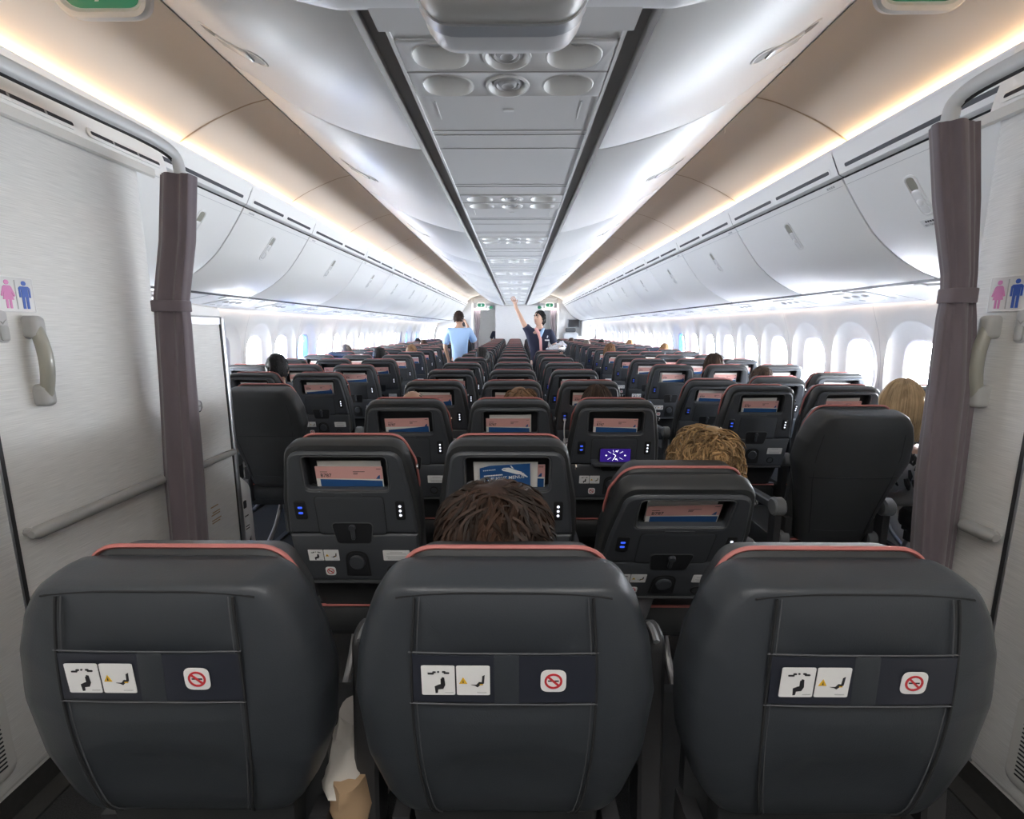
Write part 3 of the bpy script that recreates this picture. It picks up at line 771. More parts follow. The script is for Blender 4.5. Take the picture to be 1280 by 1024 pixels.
# side lockers at the front
tag((lambda b: (b.slab(rrect(0, 0, .42, .50, .04), [(0, 0), (0, -.30), (.02, -.32)], 'white', lambda p: Vector((2.42+p.x, 16.38+p.z, 1.42+p.y))), b.slab(oval(.08, .04, .06, .09, 20), [(0, -.32), (0, -.33)], 'palegrey', lambda p: Vector((2.42+p.x, 16.38+p.z, 1.42+p.y))), b.build('wall_locker'))[-1])(MB()), 'white wall locker beside the farthest right windows', 'locker')

# ceiling lamps over the galley where the camera stands
for x in (-.55, .55):
    r = tag(empty('galley_lamp', (x, -.55, 2.58)), 'flush white ceiling lamp over the rear galley, %s of the camera' % ('left' if x < 0 else 'right'), 'light', 'galley lamps')
    b = MB(); b.slab(rrect(0, 0, .42, 1.2, .03), [(0, 0), (0, .015), (.01, .02)], 'white', lambda p: Vector((p.x, p.y, -p.z))); b.build('frame', r)
    b = MB(); b.slab(rrect(0, 0, .36, 1.1, .02), [(0, .02), (0, .023)], 'lamp', lambda p: Vector((p.x, p.y, -p.z))); b.build('diffuser', r)
# ================================================================== SEATS
A0 = 12.
def backf(alpha):
    a = math.radians(alpha); t = Vector((0, -math.sin(a), math.cos(a))); n = Vector((0, math.cos(a), math.sin(a))); P = Vector((0, .085, .50))
    return lambda p: P + Vector((p.x, 0, 0)) + t*(p.y+.1486) + n*(p.z-.0737)      # p = (s, t, n)
def seat_outline(pairs, top_r=.05, bot_r=.03):
    # pairs: (t, halfwidth) from bottom to top
    pts = []
    n = len(pairs)
    for i, (t, w) in enumerate(pairs): pts.append((w, t, bot_r if i == 0 else (top_r if i == n-1 else .06)))
    for i, (t, w) in reversed(list(enumerate(pairs))): pts.append((-w, t, bot_r if i == 0 else (top_r if i == n-1 else .06)))
    return rpoly(pts, 6)
def pictogram(b, s0, t0, w, h, n, f):
    # white double placard with a belted figure, a warning triangle and a life vest figure
    q = lambda p: f(Vector((s0+p.x*w, t0+p.y*h, n-p.z)))
    def sl(o, m, c0=0., c1=.0006): b.slab(o, [(0, c0), (0, c1)], m, q)
    for x0, x1 in ((0, .488), (.512, 1)):
        b.slab(rrect((x0+x1)/2, .5, x1-x0, 1, .04, 3), [(0, 0), (0, .0008)], 'paper', q)
    e = .0008
    for k, (x, y, ww) in enumerate(((.14, .74, .09), (.19, .79, .05), (.25, .80, .03), (.33, .80, .05), (.37, .76, .08))): sl(rrect(x, y, ww, .055, .01, 1), 'ink', e, .0014)
    sl([(.30, .62), (.335, .60), (.345, .35), (.315, .22), (.24, .20), (.235, .08), (.20, .07), (.19, .30), (.25, .36), (.285, .38)], 'ink', e, .0014)
    sl(rrect(.295, .47, .03, .20, .01, 1), 'ink', e, .0014)
    sl(rrect(.40, .10, .12, .02, .002, 1), 'palegrey', e, .0014); sl(rrect(.88, .10, .14, .02, .002, 1), 'palegrey', e, .0014)
    sl([(.55, .40), (.61, .62), (.67, .40)], 'yellow', e, .0014); sl([(.60, .44), (.61, .55), (.62, .44)], 'ink', e, .0018)
    sl([(.72, .36), (.80, .36), (.84, .46), (.88, .45), (.89, .66), (.925, .70), (.915, .42), (.86, .36), (.82, .28), (.78, .33)], 'ink', e, .0014)
    sl(rrect(.875, .38, .05, .03, .004, 1), 'yellow', e, .0018)
def nosmoke(b, s0, t0, r, n, f):
    q = lambda p: f(Vector((s0+p.x*r, t0+p.y*r, n-p.z)))
    b.slab(rrect(0, 0, 2, 2, .62, 6), [(0, 0), (0, .0009)], 'paper', q)
    b.slab(oval(0, 0, .70, .70, 28), [(0, .0009), (0, .0015)], 'red', q, holes=[oval(0, 0, .53, .53, 28)])
    b.slab([(-.52, .38), (-.40, .50), (.52, -.38), (.40, -.50)], [(0, .0009), (0, .0017)], 'red', q)
    b.slab([(-.42, -.05), (.42, -.05), (.42, .07), (-.42, .07)], [(0, .0009), (0, .0012)], 'ink', q)

HEAD = seat_outline([(.255, .165), (.30, .198), (.40, .190), (.483, .152)], .06, .03)
def make_headrest(r, f0, leather='leather2', n0=.082, n1=.165, dt=0.):
    f = (lambda p: f0(Vector((p.x, p.y+dt, p.z)))) if dt else f0
    b = MB(); b.slab(HEAD, [(.03, n0), (.008, n0+.006), (.001, n0+.016), (.006, n0+.034), (.016, n1-.02), (.040, n1)], leather, f); h = b.build('headrest', r)
    b = MB(); HO = offset(HEAD, -.0015)
    # piping runs up one side, over the top and down the other
    low = [i for i, p in enumerate(HO)]
    pts = sorted(range(len(HO)), key=lambda i: math.atan2(HO[i][0], -(HO[i][1]-.36)) )
    pts = sorted([p for p in HO if p[1] > .285], key=lambda p: math.atan2(p[0], (p[1]-.30)))
    b.tube([(p[0], p[1], n0+.016) for p in pts], .0042, 'coral', 6, f); b.build('piping', h, 60)
    return h
def seat_base(r, shellside=True, lod=0):
    b = MB(); q = lambda p: Vector((p.x, p.y, p.z))
    b.slab(rrect(0, .30, .455, .46, .06, 4), [(.03, .375), (.006, .385), (0, .40), (0, .455), (.012, .478), (.05, .492)], 'leather2', q); b.build('seat_cushion', r)
    if lod > 1:
        for s in (-1, 1):
            b = MB(); b.box((s*.16, .40, .19), (.03, .03, .38), 'legm'); b.box((s*.16, .16, .19), (.03, .03, .38), 'legm'); b.box((s*.16, .28, .008), (.035, .34, .016), 'dark'); b.build('leg', r)
        return
    b = MB(); b.tube([(-.205, .075, .485), (.205, .075, .485)], .005, 'coral', 6); b.box((0, .10, .43), (.43, .03, .12), 'leather2'); b.build('cushion_piping', r)
    b = MB(); b.box((0, .18, .345), (.46, .05, .05), 'dark'); b.box((0, .42, .345), (.46, .05, .05), 'dark'); b.box((0, .3, .365), (.40, .40, .02), 'dark'); b.build('seat_frame', r)
    for s in (-1, 1):
        b = MB(); b.tube(smooth([(s*.16, .42, .345), (s*.16, .36, .22), (s*.16, .25, .10), (s*.16, .12, .03), (s*.16, .06, .015)], 3), .014, 'legm', 8); b.tube([(s*.16, .42, .345), (s*.16, .44, .015)], .014, 'legm', 8); b.box((s*.16, .25, .008), (.035, .44, .016), 'dark'); b.build('leg', r)
    if lod > 0: return
    b = MB(); b.tube(smooth([(-.14, .50, .34), (-.15, .53, .22), (-.15, .53, .10), (0, .53, .085), (.15, .53, .10), (.15, .53, .22), (.14, .50, .34)], 4), .010, 'legm', 8); b.build('baggage_bar', r)
def make_arm(r, f, x):
    b = MB(); b.slab(rpoly([(.03, .635, .02), (.36, .615, .02), (.39, .655, .03), (.02, .675, .02)], 4), [(.006, -.022), (0, -.016), (0, .016), (.006, .022)], 'shell', lambda p: Vector((x+p.z, p.x, p.y))); a = b.build('armrest', r)
    b = MB(); b.lathe([(0, -.026), (.034, -.026), (.042, -.018), (.042, .018), (.034, .026), (0, .026)], 'joint', 18, lambda p: Vector((x+p.x, .045+p.y, .655+p.z)), ax='x'); b.build('armrest_joint', a)
    b = MB(); b.box((x, .055, .50), (.03, .05, .28), 'dark'); b.build('armrest_post', a)
SH_UP = seat_outline([(.186, .2025), (.30, .193), (.470, .166)], .045, .004)
SH_LO = seat_outline([(.0, .190), (.10, .199), (.182, .2020)], .006, .02)
OPEN = rrect(0, .398, .250, .112, .016, 4)
def make_shell(alpha, lod, phone=False):
    f = backf(alpha); r = tag(empty('passenger_seat'), 'x', 'seat')
    b = MB(); b.slab(seat_outline([(-.19, .17), (-.05, .20), (.25, .205), (.46, .17)], .05, .04), [(.02, .060), (0, .072), (0, .112), (.012, .128), (.05, .138)], 'leather2', f); br = b.build('backrest', r)
    b = MB(); b.slab(seat_outline([(.02, .198), (.19, .2160), (.30, .211), (.492, .176)], .058, .03), [(.02, .010), (.006, .013), (0, .022), (0, .058), (.006, .070), (.02, .078)], 'leather2', f, holes=[offset(OPEN, -.012)]); b.build('back_cover', r)
    make_headrest(r, f)
    sh = MB(); sh.slab(SH_UP, [(.0, .024), (.0, .008), (.003, .003), (.008, 0)], 'shell', f, holes=[OPEN], cap0=False)
    s1 = sh.build('back_shell', r, 30)
    b = MB(); inn = offset(OPEN, -.002); f0_ = [(p[0], p[1]-(.012 if p[1] < .34 else 0)) for p in inn]
    b.rings([[(p[0], p[1], .010) for p in inn], [(p[0], p[1]-(.03 if p[1] < .36 else 0), .056) for p in inn]], 'shelld', f, True, False, True)
    b.tube([(p[0], p[1], .002) for p in offset(OPEN, -.002)+[offset(OPEN, -.002)[0]]], .0022, 'shelll', 5, f); b.build('literature_pocket', r, 50)
    b = MB(); b.slab(SH_LO, [(.0, .024), (.0, .006), (.003, .0015), (.008, -.001)], 'shell', f, cap0=False)
    b.slab(rrect(0, -.004, .375, .008, .003, 2), [(0, .02), (0, -.003)], 'shelll', f)
    tt = b.build('tray_table', r, 30)
    if lod < 3:
        b = MB(); b.slab(rrect(0, .4575, .055, .004, .001, 1), [(0, .001), (0, -.0006)], 'shelll', f); b.build('maker_mark', s1)
        b = MB()
        for t, s0 in ((.272, -.153),): b.slab(rrect(s0, t, .036, .066, .008, 4), [(0, .001), (0, -.002), (.003, -.003)], 'black', f)
        for t in (.282, .263): b.slab(rrect(-.153, t, .014, .007, .003, 2), [(0, -.003), (0, -.0042)], 'usb', f)
        b.build('usb_socket', r)
        b = MB(); b.slab(rrect(.155, .272, .028, .066, .006, 4), [(0, .001), (0, -.002), (.003, -.003)], 'black', f)
        for t in (.288, .272, .256): b.slab(oval(.155, t, .0042, .0042, 10), [(0, -.003), (0, -.0042)], 'dot', f)
        b.build('power_socket', r)
    if lod < 2:
        b = MB()
        TP = rrect(0, .252, .210, .135, .014, 4)
        b.slab(offset(TP, -.0028), [(0, .0), (0, -.0006)], 'shelld', f); b.slab(TP, [(0, .0), (0, -.0010), (.003, -.0020)], 'shell', f)
        b.slab(rrect(0, .326, .084, .010, .002, 2), [(0, 0), (0, -.002)], 'shell', f); dh = b.build('device_holder', r, 30)
        if phone:
            b = MB(); b.slab(rrect(0, .212, .215, .05, .008, 3), [(0, -.004), (0, -.05), (.006, -.056)], 'shell', lambda p: f(Vector((p.x, .208+(p.y-.212)*.3, p.z*(1.+.0)))));
            b.slab(rrect(0, .208, .19, .008, .002, 2), [(0, -.02), (0, -.058)], 'shelll', f); b.build('device_shelf', dh)
        b = MB(); LO = rpoly([(-.052, .152, .012), (.052, .152, .012), (.064, .226, .014), (-.064, .226, .014)], 5)
        b.slab(offset(LO, -.003), [(0, .0), (0, -.0022), (.002, -.0030)], 'shelll', f); b.slab(LO, [(0, -.0), (0, -.0034)], 'shelld', f)
        b.slab(rrect(0, .192, .012, .05, .005, 3), [(0, 0), (0, -.008), (.002, -.011)], 'shell', f); b.lathe([(0, -.014), (.010, -.013), (.011, -.004)], 'shell', 12, lambda p: f(Vector((p.x, .212+p.y, p.z)))); b.build('tray_latch', tt, 30)
        b = MB(); AR = rpoly([(-.040, .022, .003), (.040, .022, .003), (.036, .120, .036), (-.036, .120, .036)], 6)
        b.slab(AR, [(0, 0), (0, -.002)], 'black', f); b.slab(offset(AR, .007), [(0, -.002), (0, -.0035)], 'shelld', f); b.slab(oval(0, .078, .025, .027, 20), [(0, -.0035), (0, -.008), (.003, -.010)], 'shell', f); b.build('coat_hook', r, 30)
        b = MB(); b.lathe([(.021, .0), (.020, -.003), (.016, -.0036), (.015, -.001), (0, .001)], 'black', 18, lambda p: f(Vector((.112+p.x, .042+p.y, p.z)))); b.build('cup_ring', r, 30)
        b = MB(); b.slab(rrect(.128, .103, .086, .040, .004, 3), [(0, 0), (0, -.0018)], 'paper', f)
        for t, w in ((.115, .040), (.109, .062), (.099, .066), (.094, .058), (.0895, .06)): b.slab(rrect(.128, t, w, .0026, .0005, 1), [(0, -.0018), (0, -.0024)], 'palegrey', f)
        b.build('notice_placard', tt, 30)
        b = MB(); pictogram(b, -.155, .082, .098, .042, -.001, f); b.build('safety_placard', tt, 30)
        b = MB(); nosmoke(b, -.092, .040, .0165, -.001, f); b.build('no_smoking_sign', tt, 30)
        b = MB(); b.lathe([(0, -.006), (.007, -.004), (.009, 0)], 'chrome', 10, lambda p: Vector((.207-p.z, 0, 0))+f(Vector((0, .40+p.x, .045+p.y)))); b.build('side_button', r, 30)
    elif lod == 2:
        b = MB(); pictogram_far(b, f); b.build('safety_placard', tt, 30)
    seat_base(r, True, lod)
    return r
def pictogram_far(b, f):
    b.slab(rrect(-.106, .103, .098, .042, .003, 2), [(0, 0), (0, -.002)], 'paper', f); b.slab(rrect(.118, .103, .086, .040, .003, 2), [(0, 0), (0, -.002)], 'paper', f)
LB = [(.015, .172), (.06, .200), (.14, .228), (.25, .239), (.33, .228), (.39, .207), (.442, .176)]
def make_leather(alpha, strip):
    f = backf(alpha); r = tag(empty('passenger_seat'), 'x', 'seat')
    if strip: prs = LB
    else: prs = [(-.16, .140), (-.03, .160), (.12, .195), (.26, .240), (.36, .232), (.43, .208), (.480, .170)]
    L = 'leather' if strip else 'leather2'
    O_ = seat_outline(prs, .05, .05); tc = .22; ttop = prs[-1][0]; tbot = prs[0][0]; cen = (0, tc)
    bul = (lambda t: -.020*max(0, 1-((t-.19)/.25)**2)) if strip else (lambda t: 0.)
    b = MB(); rs = []
    def tm(t, k): return tc+(t-tc)*(1-(1-k)*(.22 if t > tc else .7)) if k > .7 else tc+(t-tc)*k*1.1
    def sc(k, n): return [(p[0]*k, tm(p[1], k), n+bul(p[1])*min(1, 4*(1-k))*(1 if k > .7 else 1)) for p in O_]
    b.rings([sc(.3, -.010), sc(.6, -.008), sc(.80, -.004), sc(.90, .0), sc(.945, .006), sc(.975, .018), sc(.995, .042), sc(1., .062), sc(.985, .078), sc(.94, .084)], L, f, True, True, True); bk = b.build('back_cover', r, 60)
    b = MB(); b.slab(seat_outline([(-.19, .15), (-.05, .19), (.25, .20), (.43 if strip else .46, .165)], .05, .04), [(.02, .080), (0, .088), (0, .112), (.012, .128), (.05, .138)], 'leather2', f); b.build('backrest', r)
    make_headrest(r, f, n0=.078 if strip else .090, dt=-.034 if strip else 0.)
    def nn(s, t):  # back surface depth
        hw = .21
        for (ta, wa), (tb, wb) in zip(prs[:-1], prs[1:]):
            if ta <= t <= tb: hw = wa+(wb-wa)*(t-ta)/(tb-ta)
        kt = 1-(1-(t-tc)/(ttop-tc))/.22 if t > tc else 1-(1-(tc-t)/(tc-tbot))/.7
        k = min(1., max(abs(s)/hw, kt)); B = bul(t)*min(1, 4*(1-k))
        return B-.010 if k < .3 else B+ (-.010+.002*(k-.3)/.3 if k < .6 else (-.008+.004*(k-.6)/.2 if k < .8 else (-.004+.004*(k-.8)/.1 if k < .90 else .000+.12*(k-.90))))
    b = MB()
    if strip:
        for sg in (-1, 1):
            pts = [(sg*w, t) for t, w in ((.428, .128), (.37, .132), (.30, .135), (.22, .134), (.14, .129), (.07, .119), (.03, .108))]
            sm = smooth(pts, 4)
            b.tube([(x, t, nn(x, t)-.0004) for x, t in sm], .0022, 'seamd', 5, f); b.tube([(x-sg*.007, t, nn(x, t)-.0001) for x, t in sm], .0011, 'stitch', 4, f)
    else:
        b.tube([(-.185+.37*k/16, .20, nn(-.185+.37*k/16, .20)-.0004) for k in range(17)], .0015, 'seamd', 5, f)
        b.tube([(-.12+.24*k/16, -.06-.008*math.sin(PI*k/16), nn(-.12+.24*k/16, -.06)+.002) for k in range(17)], .0015, 'stitch', 5, f)
        for sg in (-1, 1): b.tube([(sg*w, t, nn(sg*w, t)+.001) for t, w in ((.40, .165), (.30, .175), (.18, .165), (.05, .140), (-.08, .12))], .0018, 'seamd', 5, f)
    b.tube([(-.156+.312*k/16, .4325-.008*abs(k/8-1)**4, nn(0, .4325)+.0015) for k in range(17)] if strip else [(-.16+.32*k/16, .470-.010*abs(k/8-1)**3, .004) for k in range(17)], .0016, 'seamd', 5, f)
    for sg in (-1, 1): b.tube([(sg*.190, .365, .014), (sg*.196, .360, .03), (sg*.199, .355, .055), (sg*.19, .35, .075)], .0014, 'stitch', 5, f)
    b.build('seams', bk, 60)
    if strip:
        fb = lambda p: f(Vector((p.x, p.y, nn(p.x, p.y)-.0012+p.z)))
        b = MB()
        for a, c in ((-.132, -.014), (.022, .134)):
            n = 10; o = [(a+(c-a)*k/n, .270) for k in range(n+1)]+[(c-(c-a)*k/n, .344) for k in range(n+1)]
            b.slab(o, [(0, .0012), (0, -.0006)], 'band', fb)
        b.slab(rrect(.004, .307, .036, .078, .003, 2), [(0, .001), (0, -.0008), (.002, -.0012)], L, fb)
        for t in (.266, .348): b.tube([(-.138+.275*k/14, t, -.0002) for k in range(15)], .0013, 'stitch', 4, fb)
        b.build('placard_pocket', bk, 40)
        b = MB(); pictogram(b, -.119, .282, .099, .050, nn(-.07, .30)-.0022, f); b.build('safety_placard', bk, 30)
        b = MB(); nosmoke(b, .0717, .307, .0185, nn(.07, .30)-.0022, f); b.build('no_smoking_sign', bk, 30)
        b = MB(); b.slab(seat_outline([(-.20, .13), (-.06, .150), (.04, .160)], .03, .03), [(.01, .016), (0, .024), (0, .07)], 'leather2', f); b.build('lower_cover', r, 40)
    if strip:
        b = MB(); b.slab(rrect(0, .71, .07, .40, .03, 5), [(.006, -.022), (0, -.016), (0, .016), (.006, .022)], 'dark', lambda p: Vector((.262+p.z, .12+p.x+.1*(p.y-.7), p.y))); b.tube([(.262, .115+.03*math.sin(a), .905+.012*math.cos(a)) for a in (-1., -.5, 0, .5, 1.)], .006, 'joint', 6); b.build('armrest', r)
    seat_base(r, False, 0)
    for s in (-1, 1):
        b = MB(); b.box((s*.185, .075, .49), (.03, .06, .22), 'dark'); b.lathe([(0, -.02), (.030, -.02), (.033, 0), (.030, .02), (0, .02)], 'joint', 16, lambda p, s=s: Vector((s*.20+p.x, .06+p.y, .50+p.z)), ax='x'); b.build('recline_bracket', r)
    return r
PROTO = {}
USED = set()
def seat(kind, alpha, x, y, label, group, lod=0, arms=(1,)):
    key = (kind, alpha, lod)
    if key not in PROTO:
        PROTO[key] = make_leather(alpha, kind == 'strip') if kind in ('strip', 'plain') else make_shell(alpha, lod, kind == 'phone')
        o = PROTO[key]; o.location = (x, y, 0); o['label'] = label; o['group'] = group
        USED.add(key); PROTO[key+('k',)] = [c for c in o.children]
    else:
        src = PROTO[key]
        o = src.copy(); COL.objects.link(o); o.location = (x, y, 0); o['label'] = label; o['group'] = group
        def rec(chs, dst):
            for ch in chs:
                c = ch.copy(); COL.objects.link(c); c.parent = dst; rec(list(ch.children), c)
        rec(PROTO[key+('k',)], o)
    if lod < 2:
        for a in arms:
            k2 = ('arm', a)
            if k2 not in PROTO:
                make_arm(o, None, a*.2425); PROTO[k2] = [c for c in o.children if c.name.startswith('armrest')][-1]
            else:
                s = PROTO[k2]; c = s.copy(); COL.objects.link(c); c.parent = o
                for g in s.children: d = g.copy(); COL.objects.link(d); d.parent = c
    return o
CROWS = [.69+.787*k for k in range(19)]
LROWS = [2.80+.787*k for k in range(16)]
RROWS = [2.03+.787*k for k in range(17)]
PX = .485
pockets = []     # (x, y, alpha, description, lod)
def lodof(y): return 0 if y < 4.6 else (1 if y < 6.2 else (2 if y < 8.5 else 3))
CN = {-1: 'left', 0: 'middle', 1: 'right'}
for k, y in enumerate(CROWS):
    for c in (-1, 0, 1):
        pos = '%s seat of the centre block' % CN[c]
        if k == 0:
            seat('strip', 4., c*.517+.008, y-.023, 'grey leather seat back with white placards, %s of the three nearest seats' % CN[c], 'leather seats in the nearest row', 0, ()); continue
        al = 12.; kind = 'shell'
        if (k, c) == (1, 1): al = 28.
        if (k, c) == (2, 1): kind = 'phone'
        extra = ' reclined towards the camera' if al > 20 else (' holding a phone' if kind == 'phone' else '')
        seat(kind, al, c*PX, y, 'charcoal %s%s, %s row from the camera' % (pos, extra, ORD[k]), 'charcoal shell seats', lodof(y), (-1, 1) if c == -1 else (1,))
        if k <= 9: pockets.append((c*PX, y, al, '%s centre seat, %s row' % (CN[c], ORD[k]), lodof(y), (k, c)))
SN = {0: 'aisle seat', 1: 'mid seat', 2: 'window seat'}
SXX = [1.43, 1.915, 2.395]
for s, rows, bn in ((-1, LROWS, 'left'), (1, RROWS, 'right')):
    for k, y in enumerate(rows):
        for c in (0, 1, 2):
            if k == 0:
                if c == 0: seat('plain', 12., s*(SXX[0]+.02), y, 'plain black leather seat back without pocket, beside the %s' % ('low closet on the left' if s < 0 else 'right curtain'), 'plain leather seats', 0, (-1, 1))
                if c == 2 and s > 0: seat('plain', 12., 2.36, y+.0, 'black leather seat of the blonde passenger, half hidden by the right curtain', 'plain leather seats', 0, ())
                continue
            if s < 0 and k == 1 and c == 2: continue
            al = {(1, 2, 0): 24., (1, 2, 1): 20.}.get((s, k, c), 12.)
            seat('shell', al, s*SXX[c], y, 'charcoal %s of the %s block, %s row from the camera' % (SN[c], bn, ORD[k]), 'charcoal shell seats', lodof(y), (-1, 1) if (c == 0) == (s > 0) and c in (0, 2) and (c == 0 if s > 0 else c == 2) else (1,))
            if k <= 10: pockets.append((s*SXX[c], y, al, '%s %s, %s row' % (bn, SN[c], ORD[k]), lodof(y), (k, s*10+c)))

# ------------------------------------------------------------------ literature in the pockets
card_protos = {}
def card_mesh(v, lod):
    b = MB(); W, H = .205, .093
    q = lambda p: Vector((p.x, p.z, p.y))            # local: x across, z up, -y faces the rear
    sl = lambda o, m, c: b.slab(o, [(0, .0), (0, -c)], m, q)
    b.slab(rrect(0, H/2, W, H, .002, 2), [(0, .0), (0, .0012)], 'cream', q)
    sl([(-W/2, .052), (W/2, .050), (W/2, H), (-W/2, H)], 'pink', .0003)
    sl([(-W/2+.012, .0), (W/2-.003, .0), (W/2-.003, .044 if v != 1 else .052), (W/2-.06, .0465), (-W/2+.012, .0495 if v != 1 else .036)], 'navy', .0004)
    if lod < 2:
        b.text('B787', .0165, -W/2+.014, .057, .0, 'ink', lambda p: q(Vector((p.x, p.y, -.0006))), 0, .012)
        for x, z, w in ((-W/2+.025, .0745, .022), (.03, .0755, .036), (.02, .071, .014), (.019, .067, .013), (W/2-.012, .085, .014)): sl(rrect(x, z, w, .0016, .0003, 1), 'ink', .0006)
        sl([(W/2-.022, .051), (W/2-.010, .051), (W/2-.009, .064), (W/2-.014, .062)], 'navy', .0006)
    return b.mesh('safety_card', 30)
def sheet_mesh():
    b = MB(); W, H = .195, .104
    n = 14; rs = []
    top = [(-W/2+W*k/n, H-.002*math.sin(PI*k/n)) for k in range(n+1)]
    q = lambda p: Vector((p.x, p.z+.004*math.sin(PI*(p.x/W+.5)), p.y))
    o = [(-W/2+W*k/n, 0) for k in range(n+1)]+list(reversed(top))
    b.slab(o, [(0, 0), (0, .0025)], 'cream', q)
    return b.mesh('leaflet', 30)
CM = {(v, l): card_mesh(v, l) for v in (0, 1) for l in (0, 2)}; SM = sheet_mesh()
def put_in_pocket(name, me, x, y, alpha, s, t, n, label, cat, group, lean=0., roll=0.):
    f = backf(alpha); p = Vector((x, y, 0))+f(Vector((s, t, n)))
    o = bpy.data.objects.new(name, me); COL.objects.link(o); o.location = p
    o.rotation_euler = (math.radians(alpha+lean), roll, 0); return tag(o, label, cat, group)
rr = random.Random(11)
for (x, y, al, d, lod, key) in pockets:
    if key == (1, 0): continue
    if lod < 3 and rr.random() < .8:
        put_in_pocket('leaflet', SM, x, y, al, rr.uniform(-.008, .008), .318, .040, 'white folded leaflet behind the safety card, %s' % d, 'leaflet', 'white leaflets in seat pockets', rr.uniform(-1, 1), rr.uniform(-.02, .02))
    put_in_pocket('safety_card', CM[(0 if rr.random() < .7 else 1, 0 if lod < 2 else 2)], x, y, al, rr.uniform(-.012, .012), .3165, .026, 'pink and blue safety card in the pocket of the %s' % d, 'card', 'pink safety cards in seat pockets', rr.uniform(-1, 1), rr.uniform(-.03, .03))
# the middle seat of the second row holds the menu leaflet
x, y = 0., CROWS[1]
put_in_pocket('safety_card', CM[(0, 0)], x, y, 12., .012, .3165, .042, 'pink safety card mostly hidden behind the blue menu leaflet', 'card', None)
put_in_pocket('leaflet', SM, x, y, 12., -.006, .318, .034, 'white leaflet sticking out on both sides of the blue menu leaflet', 'leaflet', None)
b = MB(); q = lambda p: Vector((p.x, p.z, p.y)); W = .152
sl = lambda o, m, c: b.slab(o, [(0, .0), (0, -c)], m, q)
b.slab([(-W/2, 0), (W/2, 0), (W/2, .106), (-W/2+.03, .100), (-W/2, .092)], [(0, 0), (0, .0012)], 'navy', q)
b.text('IN-FLIGHT MENUS', .0150, -W/2+.012, .048, 0, 'paper', lambda p: q(Vector((p.x, p.y+.075*(p.x+W/2), -.0006))), .06, .014)
for k in range(11): sl(rrect(-W/2+.014+.0052*k, .0655+.0004*k, .0042, .0040, .0005, 1), 'paper', .0006)
for k in range(7): sl(rrect(-W/2+.012+.0056*k, .084+.0005*k, .0036, .0032, .0005, 1), 'paper', .0006)
sl([(-.010, .088), (-.004, .0925), (.012, .0935), (.032, .085), (.050, .0785), (.058, .0745), (.054, .070), (.036, .0705), (.010, .079), (-.006, .083)], 'paper', .0008)
sl([(.020, .092), (.016, .1005), (.019, .1005), (.027, .090)], 'paper', .0008); sl([(.050, .077), (.064, .088), (.066, .088), (.058, .074)], 'navy', .0010); sl([(.044, .071), (.066, .060), (.069, .061), (.056, .073)], 'paper', .0010)
sl(rrect(-.002, .0885, .008, .0016, .0005, 1), 'ink', .0012)
me = b.mesh('menu_leaflet', 30)
put_in_pocket('menu_leaflet', me, x, y, 12., -.006, .318, .018, 'blue in-flight menu leaflet with a white airplane in the second-row middle pocket', 'leaflet', None, 0, -.02)

# phone showing a clock on the opened shelf
f = backf(12.); p = Vector((PX, CROWS[2], 0))+f(Vector((.0, .215, -.040)))
r = tag(empty('smartphone', tuple(p)), 'smartphone with purple clock face standing on an opened seat shelf', 'phone'); r.rotation_euler = (math.radians(8), 0, 0)
q = lambda p: Vector((p.x, p.z, p.y))
b = MB(); b.slab(rrect(0, .037, .148, .072, .010, 5), [(.002, .008), (0, .006), (0, .002), (.002, 0)], 'black', q); b.build('case', r)
b = MB(); b.slab(rrect(0, .037, .140, .065, .008, 5), [(0, 0), (0, -.0006)], 'phone', q)
for a in range(12):
    t = a*PI/6+.26
    if abs(math.sin(t)) < .3: continue
    c0, c1 = .016, .030; sx = 1.75
    b.tube([(sx*c0*math.cos(t), .037+c0*math.sin(t), -.001), (sx*c1*math.cos(t)*.93, .037+c1*math.sin(t)*.93, -.001)], .0006, 'phonel', 4, q)
b.tube([(0.002, .037, -.0012), (-.012, .046, -.0012)], .0011, 'phonel', 4, q); b.tube([(.002, .037, -.0012), (-.006, .018, -.0012)], .0013, 'phonel', 4, q); b.tube([(.002, .037, -.0012), (.004, .033, -.0012)], .0012, 'coral', 4, q)
for cx, cz in ((-.042, .037), (.045, .037), (.004, .058), (.004, .018)): b.slab(oval(cx, cz, .004, .003, 10), [(0, -.0006), (0, -.0014)], 'phonel', q)
b.build('screen', r)
# charging cable hanging from a USB socket, third seat row ahead on the right
y4 = CROWS[3]; f = backf(12.); P0 = Vector((PX, y4, 0))
pts = [P0+f(Vector((-.153, .262, -.006))), P0+f(Vector((-.153, .255, -.022))), P0+f(Vector((-.156, .20, -.028))), P0+f(Vector((-.148, .12, -.032))), P0+f(Vector((-.12, .05, -.05))), P0+f(Vector((-.11, .0, -.10)))]
b = MB(); b.tube(smooth([tuple(p) for p in pts], 5), .004, 'cable', 8); b.box(tuple(pts[0]+Vector((0, -.008, -.004))), (.016, .024, .012), 'cable')
tag(b.build('charging_cable'), 'white charging cable plugged into the seat socket behind the phone seat', 'cable')

